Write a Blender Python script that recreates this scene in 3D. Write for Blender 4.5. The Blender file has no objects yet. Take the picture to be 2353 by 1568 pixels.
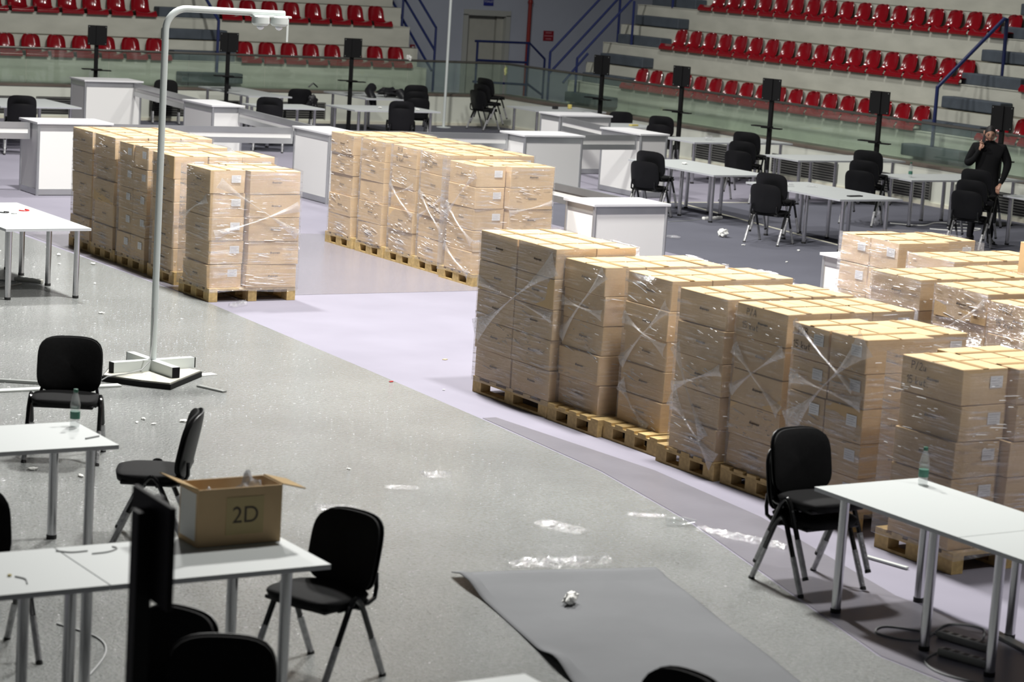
import bpy, bmesh, math, random
from mathutils import Vector, Matrix, Euler
random.seed(7)
PI = math.pi
sc = bpy.context.scene
C = sc.collection

# ------------------------------------------------------------------ camera, light, exposure
# world: X runs along the back wall (to the right), Y along the right wall (away), Z up, metres
cam_d = bpy.data.cameras.new('camera'); cam = bpy.data.objects.new('camera', cam_d); C.objects.link(cam)
pitch, roll, head = 0.16359, 0.06356, 2.13745 - PI/2
fwh = Vector((math.sin(head), math.cos(head), 0)); rt = Vector((math.cos(head), -math.sin(head), 0))
fw = fwh*math.cos(pitch) + Vector((0, 0, -math.sin(pitch)))
up = rt.cross(fw)
r2 = rt*math.cos(roll) + up*math.sin(roll); u2 = -rt*math.sin(roll) + up*math.cos(roll)
M3 = Matrix((r2, u2, -fw)).transposed().to_4x4(); M3.translation = Vector((0, 0, 3.8986))
cam.matrix_world = M3
cam_d.sensor_width = 36; cam_d.lens = 5461.27/2353*36
cam_d.clip_end = 200
cam_d.dof.use_dof = True; cam_d.dof.focus_distance = 23.5; cam_d.dof.aperture_fstop = 3.2
sc.camera = cam

w = bpy.data.worlds.new('hall'); sc.world = w; w.use_nodes = True
w.node_tree.nodes['Background'].inputs[0].default_value = (.80, .86, .90, 1)
w.node_tree.nodes['Background'].inputs[1].default_value = .03

def flood(x, y, z, tx, ty, power, ang=130, col=(1, .985, .95), rad=.45, blend=.9):
    l = bpy.data.lights.new('flood_or_fill', 'SPOT'); l.energy = power; l.color = col
    l.spot_size = math.radians(ang); l.spot_blend = blend; l.shadow_soft_size = rad
    o = bpy.data.objects.new('flood_or_fill', l); C.objects.link(o); o.location = (x, y, z)
    o.rotation_euler = (Vector((tx, ty, 0)) - Vector((x, y, z))).to_track_quat('-Z', 'Y').to_euler()
# roof floodlights over the middle of the hall, then added fill lights
flood(11.5, 13.6, 10.5, 11.5, 13.6, 4600, 160)
flood(11.5, 20.6, 10.5, 11.5, 20.6, 8200, 160)
flood(11.7, 27.5, 10.5, 12.5, 27.5, 5500, 160)
flood(17.5, 34.0, 11.0, 19.5, 38.0, 4600, 140)  # unseen fill, added to brighten the back stand
flood(23.5, 31.0, 12.0, 26.0, 34.0, 2600, 130)  # unseen fill, added to brighten the right stand
flood(14.5, 4.0, 12.0, 13.2, 12.0, 2600, 50)  # unseen narrow fill, shaped to lift only the near box fronts
sc.view_settings.view_transform = 'Standard'; sc.view_settings.look = 'None'
sc.view_settings.gamma = 1; sc.view_settings.use_curve_mapping = False
sc.view_settings.exposure = 0.0

# ------------------------------------------------------------------ helpers
class MB:
    def __init__(s): s.v = []; s.f = []
    def box(s, x0, x1, y0, y1, z0, z1):
        n = len(s.v)
        s.v += [(x0,y0,z0),(x1,y0,z0),(x1,y1,z0),(x0,y1,z0),(x0,y0,z1),(x1,y0,z1),(x1,y1,z1),(x0,y1,z1)]
        s.f += [tuple(n+i for i in q) for q in ((3,2,1,0),(4,5,6,7),(0,1,5,4),(1,2,6,5),(2,3,7,6),(3,0,4,7))]
        return s
    def bev(s, x0, x1, y0, y1, z0, z1, b=.01):
        bm = bmesh.new(); bmesh.ops.create_cube(bm, size=1)
        for v in bm.verts: v.co = Vector(((x0+x1)/2+v.co.x*(x1-x0), (y0+y1)/2+v.co.y*(y1-y0), (z0+z1)/2+v.co.z*(z1-z0)))
        bmesh.ops.bevel(bm, geom=bm.edges[:], offset=b, segments=2, affect='EDGES', profile=.5)
        s.addbm(bm); return s
    def addbm(s, bm):
        n = len(s.v); bm.verts.index_update()
        s.v += [tuple(v.co) for v in bm.verts]; s.f += [tuple(n+v.index for v in f.verts) for f in bm.faces]; bm.free()
    def tube(s, pts, r, n=8, caps=True, flat=1.0):
        pts = [Vector(p) for p in pts]; N = len(pts)
        rs = r if isinstance(r, (list, tuple)) else [r]*N
        prev = None; base = len(s.v)
        for i, p in enumerate(pts):
            t = (pts[min(i+1, N-1)] - pts[max(i-1, 0)]).normalized()
            if prev is None:
                a = t.cross(Vector((0, 0, 1)))
                if a.length < .01: a = t.cross(Vector((1, 0, 0)))
                a.normalize()
            else:
                a = (prev - t*prev.dot(t)).normalized()
            prev = a; b = t.cross(a)
            for k in range(n):
                q = 2*PI*k/n; s.v.append(tuple(p + a*math.cos(q)*rs[i] + b*math.sin(q)*rs[i]*flat))
        for i in range(N-1):
            for k in range(n):
                k2 = (k+1) % n; s.f.append((base+i*n+k, base+i*n+k2, base+(i+1)*n+k2, base+(i+1)*n+k))
        if caps:
            s.f.append(tuple(base+k for k in range(n-1, -1, -1))); s.f.append(tuple(base+(N-1)*n+k for k in range(n)))
        return s
    def lathe(s, prof, n=16, c=(0, 0, 0), ax=None):
        base = len(s.v); N = len(prof)
        for r, z in prof:
            for k in range(n):
                q = 2*PI*k/n; s.v.append((c[0]+r*math.cos(q), c[1]+r*math.sin(q), c[2]+z))
        for i in range(N-1):
            for k in range(n):
                k2 = (k+1) % n; s.f.append((base+i*n+k, base+i*n+k2, base+(i+1)*n+k2, base+(i+1)*n+k))
        s.f.append(tuple(base+k for k in range(n-1, -1, -1))); s.f.append(tuple(base+(N-1)*n+k for k in range(n)))
        return s
    def grid(s, fn, nu, nv):
        base = len(s.v)
        for j in range(nv+1):
            for i in range(nu+1): s.v.append(tuple(fn(i/nu, j/nv)))
        for j in range(nv):
            for i in range(nu):
                a = base+j*(nu+1)+i; s.f.append((a, a+1, a+nu+2, a+nu+1))
        return s
    def prism(s, pts, z0, z1):
        n = len(pts); b = len(s.v)
        s.v += [(x, y, z0) for x, y in pts] + [(x, y, z1) for x, y in pts]
        s.f.append(tuple(b+i for i in range(n-1, -1, -1))); s.f.append(tuple(b+n+i for i in range(n)))
        for i in range(n):
            j = (i+1) % n; s.f.append((b+i, b+j, b+n+j, b+n+i))
        return s
    def xf(s, m):
        s.v = [tuple(m @ Vector(p)) for p in s.v]; return s
    def mesh(s, name, mat, smooth=False):
        me = bpy.data.meshes.new(name); me.from_pydata(s.v, [], s.f); me.validate()
        if mat: me.materials.append(mat)
        if smooth:
            me.polygons.foreach_set('use_smooth', [True]*len(me.polygons))
            me.set_sharp_from_angle(angle=math.radians(38))
        return me
    def build(s, name, mat, parent=None, smooth=False, at=None):
        if at is not None:
            a = Vector(at); s.v = [tuple(Vector(p)-a) for p in s.v]
        return put(name, s.mesh(name, mat, smooth), parent, at)
def put(name, me, parent=None, at=None, rot=None):
    o = bpy.data.objects.new(name, me); C.objects.link(o); o.parent = parent
    if at is not None: o.location = at
    if rot is not None: o.rotation_euler = rot
    return o
def tag(o, label=None, cat=None, group=None, kind=None):
    if label: o['label'] = label
    if cat: o['category'] = cat
    if group: o['group'] = group
    if kind: o['kind'] = kind
    return o
def thing(name, label, cat, loc=(0, 0, 0), rz=0, group=None):
    o = bpy.data.objects.new(name, None); C.objects.link(o); o.location = loc; o.rotation_euler = (0, 0, rz)
    o.empty_display_size = .1
    return tag(o, label, cat, group)
def copy_tree(o, parent=None):
    kids = list(o.children)
    c = o.copy(); C.objects.link(c); c.parent = parent
    for k in kids: copy_tree(k, c)
    return c
ORD = ['first','second','third','fourth','fifth','sixth','seventh','eighth','ninth','tenth','eleventh','twelfth','thirteenth','fourteenth','fifteenth','sixteenth','seventeenth','eighteenth']

# ------------------------------------------------------------------ materials
def nt(name):
    m = bpy.data.materials.new(name); m.use_nodes = True
    t = m.node_tree; return m, t, t.nodes['Principled BSDF'], t.nodes['Material Output']
def P(name, col, rough=.5, metal=0, var=0, vscale=6, bump=0, bscale=60, spec=.5, rnd=0, stretch=None):
    m, t, b, out = nt(name)
    b.inputs['Roughness'].default_value = rough; b.inputs['Metallic'].default_value = metal
    b.inputs['Specular IOR Level'].default_value = spec
    b.inputs['Base Color'].default_value = (*col, 1)
    tc = t.nodes.new('ShaderNodeTexCoord'); src = tc.outputs['Object']
    if stretch:
        mp = t.nodes.new('ShaderNodeMapping'); mp.inputs['Scale'].default_value = stretch
        t.links.new(src, mp.inputs['Vector']); src = mp.outputs[0]
    if var or rnd:
        hsv = t.nodes.new('ShaderNodeHueSaturation'); hsv.inputs['Color'].default_value = (*col, 1)
        val = None
        if var:
            n = t.nodes.new('ShaderNodeTexNoise'); n.inputs['Scale'].default_value = vscale; n.inputs['Detail'].default_value = 5
            t.links.new(src, n.inputs['Vector'])
            mr = t.nodes.new('ShaderNodeMapRange'); mr.inputs['From Min'].default_value = .3; mr.inputs['From Max'].default_value = .7
            mr.inputs['To Min'].default_value = 1-var; mr.inputs['To Max'].default_value = 1+var
            t.links.new(n.outputs[0], mr.inputs[0]); val = mr.outputs[0]
        if rnd:
            oi = t.nodes.new('ShaderNodeObjectInfo'); mr2 = t.nodes.new('ShaderNodeMapRange')
            mr2.inputs['To Min'].default_value = 1-rnd; mr2.inputs['To Max'].default_value = 1+rnd
            t.links.new(oi.outputs['Random'], mr2.inputs[0])
            if val:
                mu = t.nodes.new('ShaderNodeMath'); mu.operation = 'MULTIPLY'
                t.links.new(val, mu.inputs[0]); t.links.new(mr2.outputs[0], mu.inputs[1]); val = mu.outputs[0]
            else: val = mr2.outputs[0]
        t.links.new(val, hsv.inputs['Value']); t.links.new(hsv.outputs[0], b.inputs['Base Color'])
    if bump:
        n2 = t.nodes.new('ShaderNodeTexNoise'); n2.inputs['Scale'].default_value = bscale; n2.inputs['Detail'].default_value = 3
        t.links.new(src, n2.inputs['Vector'])
        bp = t.nodes.new('ShaderNodeBump'); bp.inputs['Strength'].default_value = bump; bp.inputs['Distance'].default_value = .01
        t.links.new(n2.outputs[0], bp.inputs['Height']); t.links.new(bp.outputs[0], b.inputs['Normal'])
    return m
def film_mat(name, base=.06, streak=.4, haze=.5, rough=.1, sc_=(3, 3, 70), rot=.12, tint=(.97, .97, .97), bump=.5, dist=.02):
    # clear stretch film: mostly transparent, streaks of folded film that shine
    m, t, b, out = nt(name)
    t.nodes.remove(b)
    tc = t.nodes.new('ShaderNodeTexCoord'); mp = t.nodes.new('ShaderNodeMapping')
    mp.inputs['Scale'].default_value = sc_; mp.inputs['Rotation'].default_value = (rot, rot, 0)
    t.links.new(tc.outputs['Object'], mp.inputs['Vector'])
    n = t.nodes.new('ShaderNodeTexNoise'); n.inputs['Scale'].default_value = 1; n.inputs['Detail'].default_value = 4; n.inputs['Roughness'].default_value = .65
    t.links.new(mp.outputs[0], n.inputs['Vector'])
    n2 = t.nodes.new('ShaderNodeTexNoise'); n2.inputs['Scale'].default_value = 4; n2.inputs['Detail'].default_value = 2
    t.links.new(tc.outputs['Object'], n2.inputs['Vector'])
    rp = t.nodes.new('ShaderNodeMapRange'); rp.inputs['From Min'].default_value = .5; rp.inputs['From Max'].default_value = .72
    rp.inputs['To Min'].default_value = 0; rp.inputs['To Max'].default_value = 1
    t.links.new(n.outputs[0], rp.inputs[0])
    rp2 = t.nodes.new('ShaderNodeMapRange'); rp2.inputs['From Min'].default_value = .38; rp2.inputs['From Max'].default_value = .66
    t.links.new(n2.outputs[0], rp2.inputs[0])
    mu = t.nodes.new('ShaderNodeMath'); mu.operation = 'MULTIPLY'
    t.links.new(rp.outputs[0], mu.inputs[0]); t.links.new(rp2.outputs[0], mu.inputs[1])
    fac = t.nodes.new('ShaderNodeMath'); fac.operation = 'MULTIPLY_ADD'; fac.inputs[1].default_value = streak; fac.inputs[2].default_value = base
    t.links.new(mu.outputs[0], fac.inputs[0])
    bp = t.nodes.new('ShaderNodeBump'); bp.inputs['Strength'].default_value = bump; bp.inputs['Distance'].default_value = dist
    t.links.new(n.outputs[0], bp.inputs['Height'])
    tr = t.nodes.new('ShaderNodeBsdfTransparent'); tr.inputs[0].default_value = (*tint, 1)
    gl = t.nodes.new('ShaderNodeBsdfAnisotropic') if False else t.nodes.new('ShaderNodeBsdfGlossy')
    gl.inputs['Roughness'].default_value = rough; gl.inputs['Color'].default_value = (.95, .95, .97, 1)
    t.links.new(bp.outputs[0], gl.inputs['Normal'])
    df = t.nodes.new('ShaderNodeBsdfDiffuse'); df.inputs[0].default_value = (.82, .82, .84, 1)
    mix1 = t.nodes.new('ShaderNodeMixShader'); mix1.inputs[0].default_value = haze
    t.links.new(gl.outputs[0], mix1.inputs[1]); t.links.new(df.outputs[0], mix1.inputs[2])
    mix2 = t.nodes.new('ShaderNodeMixShader'); t.links.new(fac.outputs[0], mix2.inputs[0])
    t.links.new(tr.outputs[0], mix2.inputs[1]); t.links.new(mix1.outputs[0], mix2.inputs[2])
    t.links.new(mix2.outputs[0], out.inputs['Surface'])
    return m
def glass_mat(name, tint, refl=.07, dcol=(.55, .66, .6)):
    m, t, b, out = nt(name); t.nodes.remove(b)
    tr = t.nodes.new('ShaderNodeBsdfTransparent'); tr.inputs[0].default_value = (*tint, 1)
    gl = t.nodes.new('ShaderNodeBsdfGlossy'); gl.inputs['Roughness'].default_value = .03
    df = t.nodes.new('ShaderNodeBsdfDiffuse'); df.inputs[0].default_value = (*dcol, 1)
    mx0 = t.nodes.new('ShaderNodeMixShader'); mx0.inputs[0].default_value = .5
    t.links.new(gl.outputs[0], mx0.inputs[1]); t.links.new(df.outputs[0], mx0.inputs[2])
    mx = t.nodes.new('ShaderNodeMixShader'); mx.inputs[0].default_value = refl
    t.links.new(tr.outputs[0], mx.inputs[1]); t.links.new(mx0.outputs[0], mx.inputs[2]); t.links.new(mx.outputs[0], out.inputs['Surface'])
    return m
def floor_film_mat(name, col, rough=.13, bs=34, bump=1.0, spec=.5, dark=.12):
    # carpet under crinkled protective plastic
    m, t, b, out = nt(name)
    tc = t.nodes.new('ShaderNodeTexCoord')
    n1 = t.nodes.new('ShaderNodeTexNoise'); n1.inputs['Scale'].default_value = .7; n1.inputs['Detail'].default_value = 6
    n2 = t.nodes.new('ShaderNodeTexNoise'); n2.inputs['Scale'].default_value = bs; n2.inputs['Detail'].default_value = 5; n2.inputs['Roughness'].default_value = .7
    n3 = t.nodes.new('ShaderNodeTexVoronoi'); n3.inputs['Scale'].default_value = bs*.9; n3.feature = 'DISTANCE_TO_EDGE'
    for n in (n1, n2, n3): t.links.new(tc.outputs['Object'], n.inputs['Vector'])
    mr = t.nodes.new('ShaderNodeMapRange'); mr.inputs['From Min'].default_value = .35; mr.inputs['From Max'].default_value = .65
    mr.inputs['To Min'].default_value = 1-dark; mr.inputs['To Max'].default_value = 1+dark*.6
    t.links.new(n1.outputs[0], mr.inputs[0])
    mr2 = t.nodes.new('ShaderNodeMapRange'); mr2.inputs['From Min'].default_value = .3; mr2.inputs['From Max'].default_value = .7
    mr2.inputs['To Min'].default_value = .82; mr2.inputs['To Max'].default_value = 1.18
    t.links.new(n2.outputs[0], mr2.inputs[0])
    mu = t.nodes.new('ShaderNodeMath'); mu.operation = 'MULTIPLY'; t.links.new(mr.outputs[0], mu.inputs[0]); t.links.new(mr2.outputs[0], mu.inputs[1])
    hsv = t.nodes.new('ShaderNodeHueSaturation'); hsv.inputs['Color'].default_value = (*col, 1)
    t.links.new(mu.outputs[0], hsv.inputs['Value']); t.links.new(hsv.outputs[0], b.inputs['Base Color'])
    ad = t.nodes.new('ShaderNodeMath'); ad.operation = 'MULTIPLY_ADD'; ad.inputs[1].default_value = .6
    t.links.new(n3.outputs[0], ad.inputs[0]); t.links.new(n2.outputs[0], ad.inputs[2])
    bp = t.nodes.new('ShaderNodeBump'); bp.inputs['Strength'].default_value = bump; bp.inputs['Distance'].default_value = .02
    t.links.new(ad.outputs[0], bp.inputs['Height']); t.links.new(bp.outputs[0], b.inputs['Normal'])
    b.inputs['Roughness'].default_value = rough; b.inputs['Specular IOR Level'].default_value = spec
    return m
m_carpet = P('carpet_lilac', (.262, .25, .30), .95, var=.05, vscale=1.2, bump=.15, bscale=300, spec=.1)
m_carpet_blue = P('carpet_grey_blue', (.118, .12, .146), .9, var=.07, vscale=1.0, bump=.15, bscale=300, spec=.15)
m_film_floor = floor_film_mat('film_over_carpet', (.30, .312, .304))
m_film_floor2 = floor_film_mat('film_over_lilac_carpet', (.285, .272, .315), bs=40, dark=.05, bump=.4)
m_strip = P('film_strip', (.185, .178, .205), .35, var=.06, vscale=2, bump=.1, bscale=20)
m_mat = P('grey_mat', (.165, .17, .178), .85, var=.06, vscale=2, bump=.2, bscale=90, spec=.2)
m_conc = P('pale_concrete', (.43, .43, .375), .8, var=.09, vscale=1.6, bump=.2, bscale=30, spec=.25, stretch=(1, 1, 2.5))
m_conc_dirt = P('dirty_concrete', (.17, .16, .125), .9, var=.2, vscale=3, spec=.15)
m_board = P('arena_board', (.62, .635, .56), .6, var=.08, vscale=1.3, spec=.3)
m_ledge = P('brown_ledge', (.13, .105, .085), .5, var=.2, vscale=2)
m_kick = P('cream_kick', (.66, .64, .52), .6)
m_grille = P('dark_grille', (.05, .05, .05), .6); m_slat = P('grille_slat', (.13, .13, .12), .5)
m_wallblue = P('painted_wall', (.40, .43, .50), .7, var=.06, vscale=.8)
m_door = P('door_paint', (.42, .42, .37), .6, var=.04); m_doorframe = P('door_frame', (.40, .41, .38), .6)
m_blue = P('blue_rail', (.010, .018, .085), .4); m_redpipe = P('red_pipe', (.25, .02, .015), .5)
m_signblue = P('sign_blue', (.02, .03, .22), .5); m_signred = P('sign_red', (.24, .01, .02), .5); m_white = P('white', (.8, .8, .8), .5)
m_print_w = P('white_print', (.62, .62, .66), .6); m_print_r = P('pale_red_print', (.5, .22, .25), .6)
m_stepblk = P('aisle_step_paint', (.05, .062, .078), .75, var=.15, vscale=4, bump=.3, bscale=40)
m_rail = P('rail_metal', (.22, .21, .19), .3, .8); m_glass = glass_mat('balustrade_glass', (.885, .945, .90), .10)
m_seat = P('red_plastic', (.19, .0035, .008), .16, spec=.6)
m_tabletop = P('white_laminate', (.48, .505, .50), .5, spec=.5); m_edge = P('table_edge', (.50, .51, .54), .4)
m_chrome = P('brushed_steel', (.58, .58, .60), .22, .95); m_rubber = P('black_rubber', (.012, .012, .012), .6)
m_fabric = P('black_fabric', (.006, .006, .0065), .85, var=.2, vscale=40, bump=.2, bscale=300, spec=.25)
m_shell = P('black_plastic', (.007, .007, .008), .42, bump=.08, bscale=200, spec=.3); m_tubeblk = P('black_gloss_tube', (.008, .008, .008), .12, spec=.6)
m_sleeve = P('film_sleeve', (.40, .40, .41), .28, .35, var=.25, vscale=30, bump=.6, bscale=60)
m_alu = P('aluminium_profile', (.50, .51, .52), .35, .75, var=.08, vscale=2)
m_panel = P('white_panel', (.76, .755, .735), .55, spec=.3); m_ctop = P('counter_top', (.70, .70, .71), .4)
m_card = P('cardboard', (.61, .44, .255), .85, var=.05, vscale=5, bump=.1, bscale=40, spec=.2, rnd=.07)
m_cardin = P('cardboard_inner', (.42, .30, .16), .9, var=.06, vscale=6, spec=.15)
m_tape = P('packing_tape', (.45, .30, .15), .3, spec=.5); m_label = P('paper_label', (.72, .72, .72), .6)
m_ink = P('logo_ink', (.17, .14, .12), .8); m_pen = P('marker_pen', (.075, .058, .045), .7); m_inkfaint = P('label_ink', (.48, .48, .50), .8)
m_wood = P('pallet_wood', (.50, .36, .165), .8, var=.18, vscale=4, bump=.2, bscale=30, spec=.2, rnd=.12, stretch=(6, 6, 6))
m_film = film_mat('stretch_film', base=.18, streak=.8, haze=.42, rough=.10, sc_=(2.0, 2.0, 36), bump=1.0, dist=.065)
m_film_rope = film_mat('twisted_film', base=.32, streak=.6, haze=.5, rough=.18, sc_=(30, 30, 30), rot=0, bump=.8)
m_fold_glint = P('painted_fold_glint', (.72, .72, .74), .2, spec=.8)  # crease shine painted as a near-white colour
m_floor_glint = P('painted_floor_glint', (.43, .44, .435), .3, spec=.5)  # pale colour stands in for sparkle on the floor film
m_scrap = film_mat('film_scrap', base=.16, streak=.7, haze=.45, rough=.12, sc_=(28, 28, 28), rot=0, bump=1.0)
m_paint_w = P('white_enamel', (.66, .70, .69), .35); m_paint_g = P('lamp_post_grey', (.56, .60, .59), .4)
m_board_top = P('baseplate_laminate', (.52, .51, .44), .5); m_black = P('black_matt', (.006, .006, .0065), .6, spec=.2)
m_lens = P('lamp_lens', (.85, .87, .95), .1)
m_bottle = glass_mat('bottle_plastic', (.97, .98, .98), .22, (.9, .92, .92)); m_green = P('green_cap', (.015, .10, .06), .4); m_greenlab = P('green_label', (.05, .17, .12), .5)
m_strip_grey = P('grey_plastic', (.40, .40, .37), .5); m_socket = P('socket_dark', (.03, .03, .03), .5); m_cord = P('cord_grey', (.30, .31, .31), .5)
m_skin = P('skin', (.48, .27, .19), .5); m_hair = P('black_hair', (.012, .010, .010), .6); m_knit = P('black_knit', (.0075, .0075, .0085), .9, bump=.3, bscale=200, spec=.2)
m_trs = P('black_trousers', (.010, .010, .012), .85, spec=.2); m_shoe = P('black_shoe', (.012, .012, .012), .5)
m_jacket = P('black_jacket', (.008, .008, .010), .5, var=.2, vscale=12, bump=.4, bscale=25)
m_redbit = P('red_plastic_bit', (.5, .03, .03), .4); m_paper = P('white_paper', (.78, .78, .75), .8); m_yell = P('yellow_bit', (.6, .5, .15), .6)
m_channel = P('aluminium_channel', (.30, .31, .30), .4, .5); m_chanlight = P('cable_duct', (.50, .52, .50), .5)
m_sticker = P('tan_sticker', (.50, .40, .20), .75); m_bagin = film_mat('bag_plastic', base=.55, streak=.5, haze=.6, rough=.15, sc_=(20, 20, 20), rot=0, tint=(.8, .82, .85), bump=1.0)
m_dark_item = P('dark_item', (.02, .02, .022), .4)

# ------------------------------------------------------------------ setting
fl = MB().box(-4, 36, -2, 60, -.2, 0).build('floor', m_carpet); tag(fl, 'pale lilac carpet floor of the arena', 'floor', kind='structure')
def sheet(name, pts, mat, label, cat, z=.004):
    o = MB().prism(pts, .0005, z).build(name, mat); return tag(o, label, cat)
sheet('carpet_sheet', [(18.75, 4), (27.62, 4), (27.62, 31.0), (18.75, 31.0)], m_carpet_blue, 'grey blue carpet field under the tables along the right wall', 'carpet')
sheet('carpet_sheet', [(17.3, 38.6), (27.62, 38.6), (27.62, 44.62), (17.3, 44.62)], m_carpet_blue, 'grey blue carpet field under the tables by the back wall', 'carpet')
sheet('protective_film', [(2.0, 3), (9.35, 3), (9.0, 10), (9.85, 13), (10.15, 14.6), (10.30, 16.7), (10.42, 18.8), (10.6, 22.6), (10.5, 31), (2.0, 31)], m_film_floor,
      'crinkled clear plastic film covering the carpet in the left foreground', 'plastic film', z=.003)
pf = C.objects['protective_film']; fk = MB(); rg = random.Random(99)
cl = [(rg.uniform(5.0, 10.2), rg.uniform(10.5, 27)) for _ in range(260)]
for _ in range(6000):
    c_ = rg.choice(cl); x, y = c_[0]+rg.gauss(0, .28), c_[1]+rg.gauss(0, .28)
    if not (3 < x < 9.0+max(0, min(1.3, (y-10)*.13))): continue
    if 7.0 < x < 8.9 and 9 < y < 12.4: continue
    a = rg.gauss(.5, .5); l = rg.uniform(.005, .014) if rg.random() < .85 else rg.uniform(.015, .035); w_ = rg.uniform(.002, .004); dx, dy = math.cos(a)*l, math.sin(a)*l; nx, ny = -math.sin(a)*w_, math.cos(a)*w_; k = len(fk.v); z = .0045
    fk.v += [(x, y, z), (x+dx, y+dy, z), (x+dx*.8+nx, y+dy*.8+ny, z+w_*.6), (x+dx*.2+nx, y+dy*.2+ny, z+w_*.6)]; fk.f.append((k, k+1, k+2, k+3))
o = fk.build('film_glint', m_floor_glint, pf); o['kind'] = 'stuff'  # scattered pale flakes imitate glints; the sparkle is in their colour
sheet('protective_film', [(10.62, 23.05), (14.45, 23.0), (14.75, 27.8), (13.6, 28.1), (10.6, 30.2)], m_film_floor2,
      'sparkling plastic film patch on the carpet between the two far pallet rows', 'plastic film', z=.003)
sheet('floor_tape', [(9.37, 3), (10.05, 3), (10.0, 11.0), (10.47, 13.0), (10.6, 14.5), (10.45, 16.6), (10.32, 16.6), (10.17, 14.6), (9.87, 13), (9.02, 10)], m_strip,
      'smooth grey tape strip along the film edge before the right pallet row', 'tape', z=.0035)
sheet('floor_tape', [(22.72, 30.95), (22.79, 30.95), (22.05, 26.0), (21.98, 26.0)], m_kick, 'pale cream tape line on the grey blue carpet under the chairs', 'tape', z=.005)
sheet('floor_tape', [(22.0, 31.08), (24.3, 30.95), (24.3, 31.02), (22.0, 31.15)], m_kick, 'pale cream tape line crossing the carpet behind the first chairs', 'tape', z=.005)
# grey mat with curled left edge
mt = MB()
def matf(u, v):
    a = Vector((7.5, 12.32)).lerp(Vector((8.86, 12.03)), u); b = Vector((6.55, 8.0)).lerp(Vector((7.75, 8.0)), u)
    p = a.lerp(b, v); z = .008 + .004*math.sin(v*21+u*5)
    if u < .06: z += .05*max(0, math.sin(v*17+.6))**3
    if v < .04: z += .012
    return (p.x + (.02*math.sin(v*9) if u < .06 else 0), p.y, z)
mt.grid(matf, 40, 60)
bm = bmesh.new(); me = mt.mesh('floor_mat', m_mat, True); bm.from_mesh(me); bmesh.ops.solidify(bm, geom=bm.faces[:], thickness=.006); bm.to_mesh(me); bm.free()
tag(put('floor_mat', me), 'grey rubber mat with curled left edge lying in the foreground', 'mat')

# arena boards (low walls) with ledge, glass and rail
WX, WY, LZ, RZ = 27.7, 44.7, .68, 1.37
def struct(name, mb, mat, label=None):
    o = mb.build(name, mat); tag(o, label, None, None, 'structure'); return o
wb = struct('wall_back_boards', MB().box(5, WX+.3, WY, WY+.25, 0, LZ-.04), m_board, 'low pale board wall along the back of the arena')
wr = struct('wall_right_boards', MB().box(WX, WX+.25, 8, WY+.25, 0, LZ-.04), m_board, 'low pale board wall along the right of the arena')
struct('baseboard_back', MB().box(5, WX, WY-.03, WY, 0, .06), m_kick); struct('baseboard_right', MB().box(WX-.03, WX, 8, WY-.03, 0, .06), m_kick)
struct('trim_1', MB().box(5, WX+.55, WY-.02, WY+.55, LZ-.04, LZ), m_ledge, 'brown ledge on the back boards'); struct('trim_2', MB().box(WX-.02, WX+.55, 8, WY-.02, LZ-.04, LZ), m_ledge, 'brown ledge on the right boards')
def grille(a0, a1, side, label):
    t = thing('ventilation_grille', label, 'grille', (0, 0, 0), 0, 'louvred grilles in the arena boards')
    z0, z1 = .10, .44
    if side == 'R':
        MB().box(WX-.012, WX, a0, a1, z0, z1).build('backing', m_grille, t)
        f = MB(); f.box(WX-.03, WX-.012, a0, a0+.03, z0, z1); f.box(WX-.03, WX-.012, a1-.03, a1, z0, z1); f.build('frame', m_slat, t)
        for k in range(7):
            z = z0+.03+k*.046; MB().box(WX-.035, WX-.012, a0+.03, a1-.03, z, z+.016).build('slat', m_slat, t)
    else:
        MB().box(a0, a1, WY-.012, WY, z0, z1).build('backing', m_grille, t)
        f = MB(); f.box(a0, a0+.03, WY-.03, WY-.012, z0, z1); f.box(a1-.03, a1, WY-.03, WY-.012, z0, z1); f.build('frame', m_slat, t)
        for k in range(7):
            z = z0+.03+k*.046; MB().box(a0+.03, a1-.03, WY-.035, WY-.012, z, z+.016).build('slat', m_slat, t)
for i, (a, b) in enumerate(((35.3, 37.4), (33.0, 34.9), (30.5, 32.4), (27.6, 29.9), (24.8, 27.0))):
    grille(a, b, 'R', 'dark louvred grille in the right boards, %s from the far corner' % ORD[i])
for i, (a, b) in enumerate(((14.6, 16.6), (17.0, 19.0), (19.4, 21.4), (21.8, 23.4))):
    grille(a, b, 'L', 'dark louvred grille in the back boards, %s from the left' % ORD[i])
# glass balustrades
gb = thing('glass_balustrade', 'glass balustrade with metal handrail on the back boards', 'balustrade', (0, WY+.25, LZ))
xs = [13.5, 15.17, 16.87, 18.6, 20.35, 22.08, 23.78, 25.49, 26.7, 27.93]
for a, b in zip(xs, xs[1:]): MB().box(a+.006, b-.006, -.006, .006, 0, RZ-LZ-.02).build('pane', m_glass, gb)
MB().tube([(13.3, 0, RZ-LZ), (27.95, 0, RZ-LZ)], .026, 10).build('handrail', m_rail, gb, True)
gb2 = thing('glass_balustrade', 'glass balustrade with metal handrail on the right boards', 'balustrade', (WX+.25, 0, LZ))
ys = [44.9, 43.3, 41.65, 40.07, 38.4, 36.71, 35.05, 33.36, 31.62, 29.92, 28.2, 26.5, 24.8]
for a, b in zip(ys, ys[1:]): MB().box(-.006, .006, b+.006, a-.006, 0, RZ-LZ-.02).build('pane', m_glass, gb2)
MB().tube([(0, 44.95, RZ-LZ), (0, 24.5, RZ-LZ)], .026, 10).build('handrail', m_rail, gb2, True)
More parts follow.
